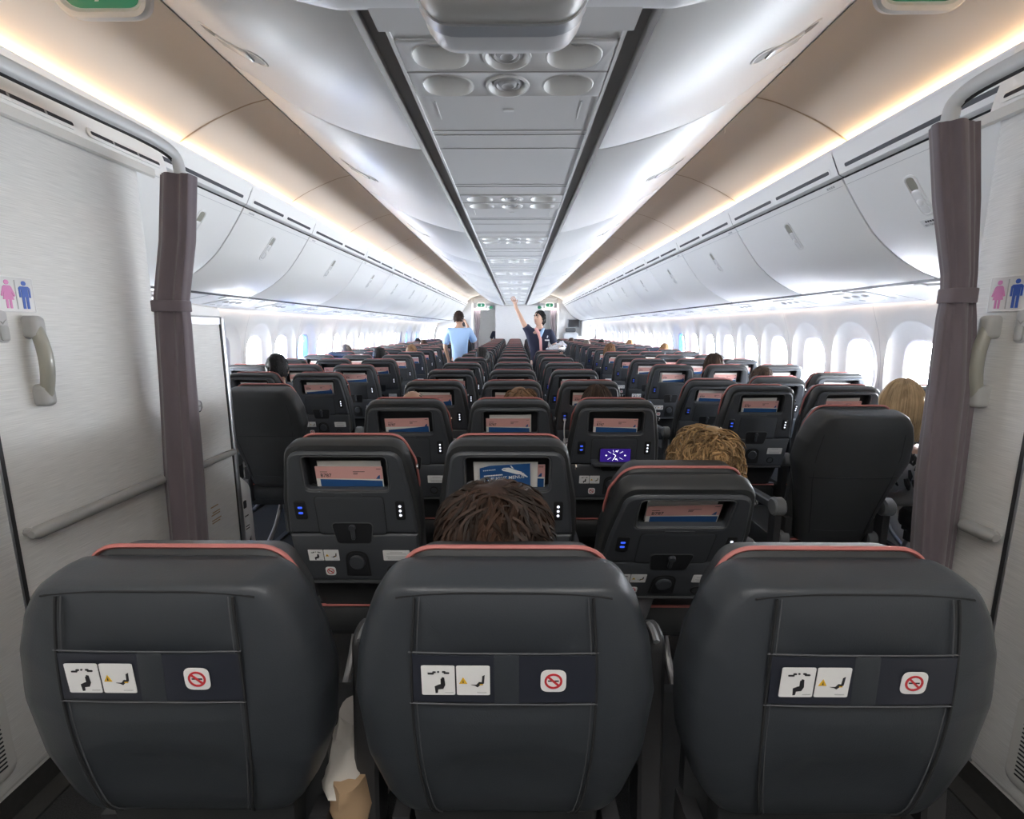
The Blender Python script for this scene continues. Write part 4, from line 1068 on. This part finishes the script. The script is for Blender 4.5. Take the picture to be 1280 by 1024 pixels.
# crumpled bag between the nearest seats
r = tag(empty('paper_bag', (-.288, .82, .0)), 'crumpled pale bag wedged between the left and middle nearest seats', 'bag')
b = MB(); rs = []
for k in range(15):
    t = k/14; z = .63+.09*t; w = .044*(1-.35*t); d = .055*(1-.3*t)
    rs.append([(w*math.cos(a)*(1+.25*noise.noise((math.cos(a)*2, math.sin(a)*2, t*4))), d*math.sin(a)*(1+.3*noise.noise((math.cos(a)*2+5, math.sin(a)*2, t*4)))-.05*(1-t), z+.012*noise.noise((a, t*3, 1))) for a in [2*PI*j/20 for j in range(20)]])
b.rings(rs, 'bag', ID, True, True, True); b.build('sack', r, 50)
b = MB(); rs = []
for k in range(9):
    t = k/8; rs.append([(.042*math.cos(a)*(1-.3*abs(2*t-1))+.012, .05*math.sin(a)*(1+.25*noise.noise((math.cos(a)*3, math.sin(a)*3, t*5)))-.06, .54+.11*t) for a in [2*PI*j/18 for j in range(18)]])
b.rings(rs, 'tan', ID, True, True, True); b.build('wrapper', r, 50)
# ================================================================== PEOPLE
def skin_mesh(verts, edges, mats, name, sub=2):
    # verts: list of (pos, rx, ry); grown with a Skin modifier, then frozen to a plain mesh
    me = bpy.data.meshes.new(name); me.from_pydata([v[0] for v in verts], edges, [])
    o = bpy.data.objects.new(name, me); COL.objects.link(o)
    o.modifiers.new('s', 'SKIN'); sm = o.modifiers.new('u', 'SUBSURF'); sm.levels = sub; sm.render_levels = sub
    for i, v in enumerate(verts):
        d = me.skin_vertices[0].data[i]; d.radius = (v[1], v[2]); d.use_root = (i == 0)
    dg = bpy.context.evaluated_depsgraph_get(); dg.update()
    m2 = bpy.data.meshes.new_from_object(o.evaluated_get(dg))
    r = ([tuple(v.co) for v in m2.vertices], [tuple(p.vertices) for p in m2.polygons])
    bpy.data.objects.remove(o); bpy.data.meshes.remove(me); bpy.data.meshes.remove(m2)
    return r
def rotz_xf(c, rx, ry, rz):
    m = (Matrix.Rotation(rz, 4, 'Z') @ Matrix.Rotation(rx, 4, 'X') @ Matrix.Rotation(ry, 4, 'Y')); c = Vector(c)
    return lambda p: c + (m @ Vector(p))
def head_fn(k=1.):
    def fn(u, v):
        th = 2*PI*u; ph = PI*(v-.5); d = Vector((math.cos(ph)*math.cos(th), math.cos(ph)*math.sin(th), math.sin(ph)))
        x, y, z = d.x*.074, d.y*.094, d.z*.118
        if d.z < -.1: x *= 1-.28*(-d.z-.1); 
        if d.y > 0 and d.z < 0: y *= 1-.06*(-d.z)
        if d.y < 0 and d.z < -.2: y *= 1-.35*(-d.z-.2)
        g = lambda a, b_, c, s: math.exp(-((d.x-a)**2+(d.y-b_)**2+(d.z-c)**2)/s)
        y += .026*g(0, 1, -.16, .018)+.012*g(0, 1, .0, .02)+.008*g(0, .93, -.48, .02)+.009*g(0, .80, -.72, .04)
        y -= .010*(g(.34, .92, .06, .02)+g(-.34, .92, .06, .02))
        return (x*k, y*k, z*k)
    return fn
def add_head(b, xf, skin='skin', k=1.):
    b.grid(head_fn(k), 40, 26, skin, xf)
    for s in (-1, 1):
        b.grid(lambda u, v: (s*.027*k+.0105*k*math.cos(2*PI*u)*math.cos(PI*(v-.5)), .083*k+.010*k*math.sin(2*PI*u)*math.cos(PI*(v-.5)), .008*k+.007*k*math.sin(PI*(v-.5))), 10, 6, 'eye', xf)
        b.slab(rrect(s*.027*k, .030*k, .030*k, .006*k, .003*k, 2), [(0, .088*k), (0, .094*k)], 'h_black', lambda p: xf(Vector((p.x, p.z, p.y))))
        b.slab(oval(-.006*k, -.006*k, .018*k, .031*k, 16), [(.004*k, .068*k), (0, .075*k), (.002*k, .081*k), (.008*k, .079*k)], skin, lambda p, s=s: xf(Vector((s*p.z, p.x, p.y))))
    b.slab(oval(0, -.055*k, .022*k, .006*k, 14), [(0, .080*k), (.0, .0885*k), (.003*k, .0905*k)], 'lip', lambda p: xf(Vector((p.x, p.z, p.y))))
def hair_obj(parent, o, xf, style, m, n, seed=1, k=1.):
    rnd = random.Random(seed); b = MB()
    puff = dict(tousled=1.30, curly=1.34, straight=1.16, short=1.07, bald=1.02, bun=1.10, long=1.15)[style]
    low = dict(tousled=-.75, curly=-.75, straight=-.55, short=-.45, bald=-.4, bun=-.45, long=-.55)[style]
    def cap(u, v):
        th = 2*PI*u; zmin = low; z = zmin+(1-zmin)*v
        front = math.sin(th)
        if front > 0: z = max(z, (.42+.0*front)*(front**.6)*(1-v)+z*1.0 if False else z+(1-z)*0)
        zf = zmin + (max(0, front)**.7)*(.50-zmin); z = zf+(1-zf)*v
        if style == 'bald': z = min(z, .42)
        c = math.sqrt(max(0, 1-z*z)); nz = noise.noise((math.cos(th)*c*2.3+seed, math.sin(th)*c*2.3, z*2.3))
        p = puff*(1+(.10 if style in ('tousled', 'curly') else .025)*nz)
        return (.076*k*p*c*math.cos(th), .096*k*p*c*math.sin(th)-.006*k, .118*k*p*z+.002)
    b.grid(cap, 40, 18, m, xf)
    # locks of hair
    for i in range(n if style not in ('straight', 'long') else 0):
        th = rnd.uniform(-PI-.3, .3) if rnd.random() < .85 else rnd.uniform(0, PI)
        z0 = rnd.uniform(low+.1, .98) if style != 'bald' else rnd.uniform(low, .35)
        if math.sin(th) > .2: z0 = rnd.uniform(.5, .98)
        L = dict(tousled=.085, curly=.075, straight=.12, short=.03, bald=.02, bun=.05, long=.12)[style]*rnd.uniform(.6, 1.2)*k
        c = math.sqrt(max(0, 1-z0*z0)); base = Vector((.076*c*math.cos(th), .096*c*math.sin(th)-.006, .118*z0))*puff*k
        nrm = Vector((base.x/.0058, base.y/.0092, base.z/.0139)).normalized()
        down = Vector((0, 0, -1)); tg = down-nrm*down.dot(nrm)
        if tg.length < .1: tg = Vector((rnd.uniform(-1, 1), rnd.uniform(-1, 1), 0))
        tg.normalize(); side = nrm.cross(tg)
        if style in ('tousled', 'curly'): tg = (tg+side*rnd.uniform(-.9, .9)).normalized(); side = nrm.cross(tg)
        pts = []; amp = dict(tousled=.010, curly=.014, straight=.001, short=.003, bald=.002, bun=.001, long=.001)[style]; ph = rnd.uniform(0, 6); S = 6
        p = base-nrm*.004
        for j in range(S+1):
            t = j/S; lift = (.016 if style in ('tousled', 'curly') else .003)*math.sin(PI*t*.8)
            q = p+tg*L*t+nrm*(lift-.10*L*t*t*(0 if style in ('straight', 'long') else 1)*2.)+side*amp*math.sin(ph+t*5)
            e = Vector((q.x/(.076*puff*k), (q.y+.006*k)/(.096*puff*k), q.z/(.118*puff*k)))
            if e.length < .985 and q.z > -.05: q = q*(.99/max(e.length, .3))
            pts.append(q)
        w = dict(tousled=.0021, curly=.0017, straight=.0030, short=.004, bald=.003, bun=.005, long=.0055)[style]*k
        mm = m if rnd.random() < .55 or m+'2' not in M else m+'2'
        if style == 'curly' and rnd.random() < .12: pts = [p+(p-Vector((0, 0, 0))).normalized()*.012*(j/S) for j, p in enumerate(pts)]
        b.tube(pts, [w*(.5+1.0*math.sin(PI*min(1, .15+.85*(1-j/S)))**.7) if j < S else w*.15 for j in range(S+1)], mm, 4, xf)
    if style in ('straight', 'long'):
        Ls = .19 if style == 'straight' else .30
        part = rnd.uniform(-.02, .02)
        for i in range(int(n*1.3)):
            th = rnd.uniform(-PI-.2, .2); kk = puff*k*rnd.uniform(.97, 1.035); A, B_, C_ = .076*kk, .096*kk, .118*kk
            ph0 = rnd.uniform(.2, 1.45); pts = []
            for j in range(7):
                ph = ph0*(1-j/6); thj = th
                pts.append((A*math.cos(ph)*math.cos(thj), B_*math.cos(ph)*math.sin(thj)-.006, C_*math.sin(ph)))
            x, y, _ = pts[-1]; dr = rnd.uniform(.82, 1.0)*Ls
            for t in (.2, .45, .7, 1.): pts.append((x*(1+.10*t-.24*t*t), y*(1+.04*t-.22*t*t)-.004*t, -dr*t))
            b.tube(pts, [.0034]*10+[.0012], m if rnd.random() < .6 or m+'2' not in M else m+'2', 4, xf)
    if style == 'bun':
        b.grid(lambda u, v: (.036*math.cos(2*PI*u)*math.cos(PI*(v-.5)), -.115+.030*math.sin(2*PI*u)*math.cos(PI*(v-.5)), -.02+.034*math.sin(PI*(v-.5))), 16, 10, m, xf)
    b.v = [tuple(Vector(v)-o) for v in b.v]
    return b.build('hair', parent, 70)
def hand_verts(V, Ed, wrist, d, palm, side, curl=.3):
    # adds palm and five fingers to a skin skeleton; d = pointing direction, palm = palm normal, side = thumb side
    w0 = len(V)-1; d = Vector(d).normalized(); side = Vector(side).normalized(); pn = Vector(palm).normalized(); W = Vector(wrist)
    V.append((tuple(W+d*.045), .036, .016)); Ed.append((w0, len(V)-1)); pm = len(V)-1
    for i, L in enumerate((.072, .080, .075, .058)):
        o = side*(.030-.020*i); prev = pm
        for j, t in enumerate((.04, .55, 1.)):
            dd = d*math.cos(curl*t*1.6)+pn*math.sin(curl*t*1.6)
            V.append((tuple(W+d*.075+o+dd*L*t), .0085-.001*j, .0085-.001*j)); Ed.append((prev, len(V)-1)); prev = len(V)-1
    prev = w0
    for j, (a, c) in enumerate(((.030, .034), (.055, .052), (.075, .058))):
        V.append((tuple(W+d*a+side*c+pn*.008*j), .0098-.001*j, .0098-.001*j)); Ed.append((prev, len(V)-1)); prev = len(V)-1

def seated(x, y, ztop, style, hm, label, n=150, seed=1, face=(0, 0, 0), k=1., top='cloth1', skin='skin', slouch=0., lean=0., legs=True, hk=1.):
    """a seated passenger seen from behind; y is the depth of the head centre"""
    puff = dict(tousled=1.30, curly=1.34, straight=1.16, short=1.07, bald=1.02, bun=1.10, long=1.15)[style]
    hz = ztop-.118*k*puff*hk
    r = tag(empty('person', (x-lean, y+.05, 0)), label, 'person', None); o = Vector(r.location)
    xf = rotz_xf((x, y, hz), *face)
    sz = hz-.30; px = x-lean; pz = .58
    b = MB(); hx = lambda dx, dy, z: (x+dx, y+dy, z)
    py = y+.16
    V = [((px, py, pz), .13, .11), ((px*.7+x*.3, py-.06, (pz+sz)/2), .135, .10), ((px*.3+x*.7, y+.01, sz), .15, .10), ((x, y-.015, sz+.10), .065, .06), ((x, y-.005, hz-.09), .055, .055), ((x, y, hz-.04), .05, .05)]
    E = [(0, 1), (1, 2), (2, 3), (3, 4), (4, 5)]
    for s in (-1, 1):
        i0 = len(V); sx = x*.7+px*.3
        V += [((sx+s*.155, y+.01, sz+.03), .058, .058), ((sx+s*.185, y+.06, sz-.22), .047, .047), ((sx+s*.135, y+.28, sz-.30), .036, .034), ((sx+s*.085, y+.38, sz-.30), .024, .022)]
        E += [(2, i0), (i0, i0+1), (i0+1, i0+2), (i0+2, i0+3)]
        hand_verts(V, E, V[-1][0], (-s*.35, 1, -.15), (0, .1, -1), (-s*.8, .3, .2), .5)
        if legs:
            j0 = len(V)
            V += [((px+s*.09, py+.10, pz-.02), .085, .08), ((px+s*.10, py+.36, pz-.03), .062, .062), ((px+s*.10, py+.38, .30), .05, .05), ((px+s*.10, py+.36, .10), .036, .036), ((px+s*.10, py+.42, .055), .038, .03), ((px+s*.10, py+.52, .04), .036, .022)]
            E += [(0, j0), (j0, j0+1), (j0+1, j0+2), (j0+2, j0+3), (j0+3, j0+4), (j0+4, j0+5)]
    vs, fs = skin_mesh(V, E, None, 'body', 2); b.add(vs, fs, skin); add_head(b, xf, skin, k)
    b.v = [tuple(Vector(v)-o) for v in b.v]; b.build('body', r, 70)
    # clothing shells
    V2 = [((px, py, pz+.02), .145, .125), ((px*.7+x*.3, py-.06, (pz+sz)/2), .148, .114), ((px*.3+x*.7, y+.01, sz), .165, .112), ((x, y-.012, sz+.075), .085, .075)]
    E2 = [(0, 1), (1, 2), (2, 3)]
    for s in (-1, 1):
        i0 = len(V2); sx = x*.7+px*.3
        V2 += [((sx+s*.155, y+.01, sz+.03), .070, .070), ((sx+s*.187, y+.06, sz-.22), .058, .058), ((sx+s*.145, y+.24, sz-.29), .046, .044)]
        E2 += [(2, i0), (i0, i0+1), (i0+1, i0+2)]
    vs, fs = skin_mesh(V2, E2, None, 'shirt', 2); b = MB(); b.add(vs, fs, top); b.v = [tuple(Vector(v)-o) for v in b.v]; b.build('shirt', r, 70)
    if legs:
        V3 = [((px, py, pz-.02), .14, .12)]; E3 = []
        for s in (-1, 1):
            j0 = len(V3)
            V3 += [((px+s*.09, py+.10, pz-.02), .098, .092), ((px+s*.10, py+.36, pz-.03), .074, .074), ((px+s*.10, py+.38, .30), .064, .064), ((px+s*.10, py+.365, .12), .055, .055)]
            E3 += [(0, j0), (j0, j0+1), (j0+1, j0+2), (j0+2, j0+3)]
        vs, fs = skin_mesh(V3, E3, None, 'trousers', 2); b = MB(); b.add(vs, fs, 'trousers'); b.v = [tuple(Vector(v)-o) for v in b.v]; b.build('trousers', r, 70)
    xh = rotz_xf((x, y, hz), *face)
    hair_obj(r, o, xh, style, hm, n, seed, k*hk)
    return r, o
seated(-.018, .905, 1.145, 'tousled', 'h_dark', 'passenger with tousled dark brown hair behind the middle nearest headrest', 2600, 4, (0, 0, .1), 1.0, 'cloth1', hk=1.06)
seated(.612, 1.47, 1.145, 'curly', 'h_curl', 'passenger with curly dark blonde hair above the reclined seat', 2600, 8, (0, .12, -.15), 1.0, 'cloth2', hk=1.0)
r_, o_ = seated(2.005, 2.46, 1.195, 'straight', 'h_blond', 'passenger with straight blonde hair in a pale blouse beside the right curtain', 520, 2, (0, 0, -.1), 1.0, 'blouse', lean=-.04, legs=True)
# black lace band across the back of the blouse
b = MB(); rl = random.Random(3)
for k in range(26):
    x0 = 1.80+.30*rl.random(); z0 = .86-.16*rl.random()-.25*abs(x0-1.93)
    b.tube([(x0, 2.330+.02*abs(x0-1.95), z0), (x0+rl.uniform(-.02, .02), 2.322+.02*abs(x0-1.95), z0-.03), (x0+rl.uniform(-.03, .03), 2.330+.02*abs(x0-1.95), z0-.06)], [.006, .010, .004], 'lace', 6)
b.tube([(1.76, 2.34, .885), (1.93, 2.325, .892), (2.10, 2.34, .885)], .004, 'lace', 5)
b.v = [tuple(Vector(v)-o_) for v in b.v]; b.build('lace_trim', r_, 70)
seated(-1.900, 3.86, 1.250, 'short', 'h_black', 'passenger with round black hair over the second left mid seat', 160, 3, (0, 0, .2), 1.02)
seated(-.515, 2.49, 1.130, 'bald', 'h_grey', 'balding passenger behind the left centre seat of the third row', 120, 5, (.35, 0, 0), 1.0, skin='skin2')
seated(.046, 2.52, 1.140, 'curly', 'h_lbrown', 'passenger with light brown curls over the middle centre seat, third row', 260, 6, (0, 0, 0), .92)
seated(.448, 2.49, 1.160, 'long', 'h_brown', 'passenger with long straight brown hair behind the phone seat', 300, 7, (0, 0, 0), .98, 'cloth2')
seated(-1.72, 6.16, 1.212, 'short', 'h_black', 'passenger with black hair over the left block, fifth row', 90, 13, (0, 0, 0), 1.05)
seated(-1.49, 7.00, 1.220, 'short', 'h_lbrown', 'passenger with cropped blond hair over a left aisle seat, sixth row', 90, 14, (0, 0, 0), 1.0)
seated(-2.42, 6.95, 1.222, 'short', 'h_grey', 'grey-haired passenger at a left window seat', 90, 15, (0, 0, 0), 1.0)
seated(1.93, 4.66, 1.215, 'straight', 'h_brown', 'passenger with straight dark brown hair in a right mid seat, farther head of two', 120, 16, (0, 0, 0), 1.0)
seated(1.99, 3.85, 1.150, 'short', 'h_brown', 'passenger with dark brown hair in a right mid seat, nearer head of two', 140, 17, (0, 0, .2), 1.05)
seated(1.38, 7.00, 1.232, 'straight', 'h_lbrown', 'passenger with golden brown hair over a right aisle seat, seventh row', 90, 18, (0, 0, 0), .98)
seated(-.370, 5.66, 1.235, 'short', 'h_black', 'passenger with black hair over a left centre seat, seventh row', 90, 19, (0, 0, 0), 1.05)
far = [(1.95, 10.9, 'h_black', 'black-haired passenger far ahead, right mid seat'), (1.45, 12.5, 'h_dark', 'dark-haired passenger far ahead, right aisle seat'), (2.40, 10.12, 'h_lbrown', 'light-haired passenger far ahead at a right window'), (-1.9, 10.1, 'h_dark', 'dark-haired passenger far ahead, left mid seat'), (-1.45, 12.4, 'h_lbrown', 'auburn-haired passenger far ahead, left aisle seat'), (2.4, 7.76, 'h_lbrown', 'light-haired passenger at a right window, halfway along the cabin'), (1.5, 10.1, 'h_grey', 'grey-haired passenger far ahead, right aisle seat'), (-2.35, 11.7, 'h_black', 'black-haired passenger far ahead at a left window')]
for i, (x, y, hm, lb) in enumerate(far): seated(x, y, 1.21, 'short', hm, lb, 40, 30+i)

def standing(x, y, H, label, arms, top, topm, bottomm, head_face, style, hm, skin='skin', sleeve=.5, facing=1, seed=1, torso=0.):
    """standing figure; facing=1 looks forward (+Y), -1 towards the camera; arms = [(elbow, wrist, hand dir, palm, thumb side)] for the picture-left and -right arm"""
    r = tag(empty('person', (x, y, 0)), label, 'person'); o = Vector(r.location)
    hz = H-.125; sh = H-.32; hip = H*.53; F = facing
    V = [((x, y, hip), .115, .09), ((x, y, hip+.16), .112, .085), ((x, y, sh-.08), .14, .095), ((x, y-F*.01, sh+.04), .062, .055), ((x, y, hz-.09), .05, .05), ((x, y+F*.01, hz-.04), .045, .045)]
    E = [(0, 1), (1, 2), (2, 3), (3, 4), (4, 5)]
    AS = []
    for s, (el, wr, hd, pl, th) in zip((-1, 1), arms):
        i0 = len(V); S = (x+s*.165, y, sh-.015+(.03 if el[2] > sh else 0))
        V += [(S, .052, .052), (el, .041, .041), (wr, .026, .024)]
        E += [(2, i0), (i0, i0+1), (i0+1, i0+2)]; AS.append((S, el, wr))
        hand_verts(V, E, wr, hd, pl, th, .5)
    for s in (-1, 1):
        j0 = len(V); V += [((x+s*.085, y, hip-.07), .082, .082), ((x+s*.095, y+F*.01, hip*.52), .056, .056), ((x+s*.10, y-F*.015, hip*.30), .05, .05), ((x+s*.10, y-F*.02, .09), .036, .036), ((x+s*.10, y+F*.03, .05), .036, .03), ((x+s*.105, y+F*.15, .03), .036, .02)]
        E += [(0, j0)]+[(j0+i, j0+i+1) for i in range(5)]
    b = MB(); vs, fs = skin_mesh(V, E, None, 'body', 2); b.add(vs, fs, skin)
    xf = rotz_xf((x, y, hz), *head_face); add_head(b, xf, skin)
    b.v = [tuple(Vector(v)-o) for v in b.v]; b.build('body', r, 70)
    V2 = [((x, y, hip-.12), .150, .120), ((x, y, hip), .148, .118), ((x, y, hip+.16), .140, .108), ((x, y, sh-.08), .160, .112), ((x, y-F*.01, sh+.02), .085, .075)]
    E2 = [(0, 1), (1, 2), (2, 3), (3, 4)]
    for (S, el, wr) in AS:
        i0 = len(V2); e2 = tuple(Vector(S).lerp(Vector(el), sleeve)); e3 = tuple(Vector(S).lerp(Vector(el), sleeve*1.3))
        V2 += [(S, .072, .072), (e2, .066, .066), (e3, .062, .062)]; E2 += [(3, i0), (i0, i0+1), (i0+1, i0+2)]
    b = MB(); vs, fs = skin_mesh(V2, E2, None, 'top', 2); b.add(vs, fs, topm); b.v = [tuple(Vector(v)-o) for v in b.v]; b.build(top, r, 70)
    V3 = [((x, y, hip-.02), .125, .10)]; E3 = []
    for s in (-1, 1):
        j0 = len(V3); V3 += [((x+s*.085, y, hip-.09), .095, .095), ((x+s*.095, y+F*.01, hip*.5), .074, .074), ((x+s*.10, y-F*.02, .12), .06, .06)]; E3 += [(0, j0), (j0, j0+1), (j0+1, j0+2)]
    b = MB(); vs, fs = skin_mesh(V3, E3, None, 'trousers', 2); b.add(vs, fs, bottomm); b.v = [tuple(Vector(v)-o) for v in b.v]; b.build('trousers', r, 70)
    hair_obj(r, o, xf, style, hm, 160, seed); 
    return r, o
# man in the left aisle, seen from behind, one hand raised to his face
mx, my = -.93, 8.2
standing(mx, my, 1.735, 'man in a light blue t-shirt standing in the left aisle with his back turned', [((mx-.25, my-.02, 1.15), (mx-.20, my+.06, .90), (.1, .2, -1), (.8, 0, 0), (.2, 1, 0)), ((mx+.25, my+.10, 1.20), (mx+.11, my+.20, 1.49), (-.4, .1, .9), (-1, .2, 0), (0, -.6, .6))], 'tee_shirt', 'tee', 'trousers', (0, 0, -.55), 'short', 'h_dark', 'skin2', .72, 1, 41)
# cabin attendant facing the camera, one arm raised to the centre bins
ax, ay = .385, 7.52
r_, o_ = standing(ax, ay, 1.715, 'woman in navy uniform between the centre seats reaching up to the bins', [((ax-.235, ay-.03, 1.50), (ax-.375, ay-.03, 1.79), (-.25, -.1, 1), (-.3, -1, 0), (.9, -.3, .2)), ((ax+.25, ay-.05, 1.16), (ax+.27, ay-.24, 1.12), (.3, -.9, 0), (0, 0, -1), (-1, -.2, .2))], 'uniform_top', 'uniform', 'uniform', (.22, 0, PI+.0-.75), 'bun', 'h_black', 'skin', .62, -1, 42)
b = MB(); b.tube([(ax-.06, ay-.085, 1.44), (ax-.02, ay-.125, 1.38), (ax+.012, ay-.128, 1.28), (ax+.02, ay-.122, 1.14), (ax+.035, ay-.122, 1.06)], [.022, .026, .022, .020, .014], 'scarf', 8); b.tube([(ax+.06, ay-.085, 1.44), (ax+.03, ay-.12, 1.38), (ax+.005, ay-.128, 1.30)], [.02, .026, .016], 'tee', 8)
b.v = [tuple(Vector(v)-o_) for v in b.v]; b.build('scarf', r_, 70)
b = MB(); b.box((ax+.115, ay-.118, 1.265), (.07, .008, .018), 'paper'); b.tube([(ax+.115, ay-.118, 1.30), (ax+.125, ay-.118, 1.335)], .008, 'paper', 6); b.v = [tuple(Vector(v)-o_) for v in b.v]; b.build('name_badge', r_, 40)
# crumpled foil packages on the attendant's arm
b = MB(); rl = random.Random(9)
def blob(cx, cy, cz, rx, ry, rz, m, sd):
    b.grid(lambda u, v: (cx+rx*math.cos(2*PI*u)*math.cos(PI*(v-.5))*(1+.5*noise.noise((math.cos(2*PI*u)*3+sd, math.sin(2*PI*u)*3, v*5))), cy+ry*math.sin(2*PI*u)*math.cos(PI*(v-.5)), cz+rz*math.sin(PI*(v-.5))*(1+.5*noise.noise((math.cos(2*PI*u)*3, sd, v*6)))), 18, 12, m)
blob(ax+.24, ay-.32, 1.14, .13, .08, .07, 'foil', 1); blob(ax+.32, ay-.30, 1.19, .07, .06, .06, 'foil', 4)
tag(b.build('foil_bag', None, 20), 'crumpled silver foil bag on the uniformed woman\'s forearm', 'bag')
# person in dark uniform far beyond the left doorway
standing(-.62, 17.3, 1.62, 'person in dark uniform far beyond the left aisle doorway', [((-.85, 17.3, 1.1), (-.80, 17.35, .85), (0, .1, -1), (1, 0, 0), (0, 1, 0)), ((-.39, 17.3, 1.1), (-.44, 17.35, .85), (0, .1, -1), (-1, 0, 0), (0, 1, 0))], 'uniform_top', 'uniform', 'uniform', (0, 0, .3), 'bun', 'h_black', 'skin', .9, 1, 43)
# ================================================================== LIGHT AND CAMERA
w = bpy.data.worlds.new('World'); SC.world = w; w.use_nodes = True
nt = w.node_tree; bg = nt.nodes['Background']; bg.inputs[1].default_value = 26.
# bright hazy horizon, dimmer blue above and dim below
tc = nt.nodes.new('ShaderNodeTexCoord'); sx = nt.nodes.new('ShaderNodeSeparateXYZ'); rp = nt.nodes.new('ShaderNodeValToRGB'); mr = nt.nodes.new('ShaderNodeMapRange')
mr.inputs['From Min'].default_value = -1.; mr.inputs['From Max'].default_value = 1.
nt.links.new(tc.outputs['Generated'], sx.inputs[0]); nt.links.new(sx.outputs['Z'], mr.inputs['Value']); nt.links.new(mr.outputs[0], rp.inputs[0]); nt.links.new(rp.outputs[0], bg.inputs[0])
e = rp.color_ramp.elements; e[0].position = 0.; e[0].color = (.10, .12, .15, 1); e[1].position = 1.; e[1].color = (.05, .10, .22, 1)
for pos, c in ((.22, (.20, .22, .25, 1)), (.36, (.90, .95, 1., 1)), (.60, (.95, .98, 1., 1)), (.74, (.20, .28, .42, 1))):
    q = e.new(pos); q.color = c

def area(name, loc, rot, sx, sy, power, col, portal=False):
    l = bpy.data.lights.new(name, 'AREA'); l.shape = 'RECTANGLE'; l.size = sx; l.size_y = sy; l.energy = power; l.color = col
    if portal: l.cycles.is_portal = True
    o = bpy.data.objects.new(name, l); COL.objects.link(o); o.location = loc; o.rotation_euler = rot; return o
# window openings guide the sampling of the sky
area('window_portal', (2.90, 9.2, 1.12), (0, PI/2, 0), .52, 14., 1., (1, 1, 1), True)
area('window_portal', (-2.90, 9.7, 1.12), (0, -PI/2, 0), .52, 13., 1., (1, 1, 1), True)

cam = bpy.data.cameras.new('Camera'); co = bpy.data.objects.new('Camera', cam); COL.objects.link(co)
cam.sensor_fit = 'HORIZONTAL'; cam.sensor_width = 36.; cam.lens = 600/1280*36.; cam.clip_start = .02; cam.clip_end = 200
TH = math.atan(102/600); YAW = math.atan(5/600*math.cos(TH))
co.location = (.025, 0, 1.45); co.rotation_euler = (PI/2-TH, 0, YAW)
SC.camera = co
SC.view_settings.view_transform = 'Standard'; SC.view_settings.look = 'None'; SC.view_settings.gamma = 1.; SC.view_settings.use_curve_mapping = False
SC.view_settings.exposure = 1.80
SC.cycles.max_bounces = 10; SC.cycles.diffuse_bounces = 6; SC.cycles.use_denoising = True
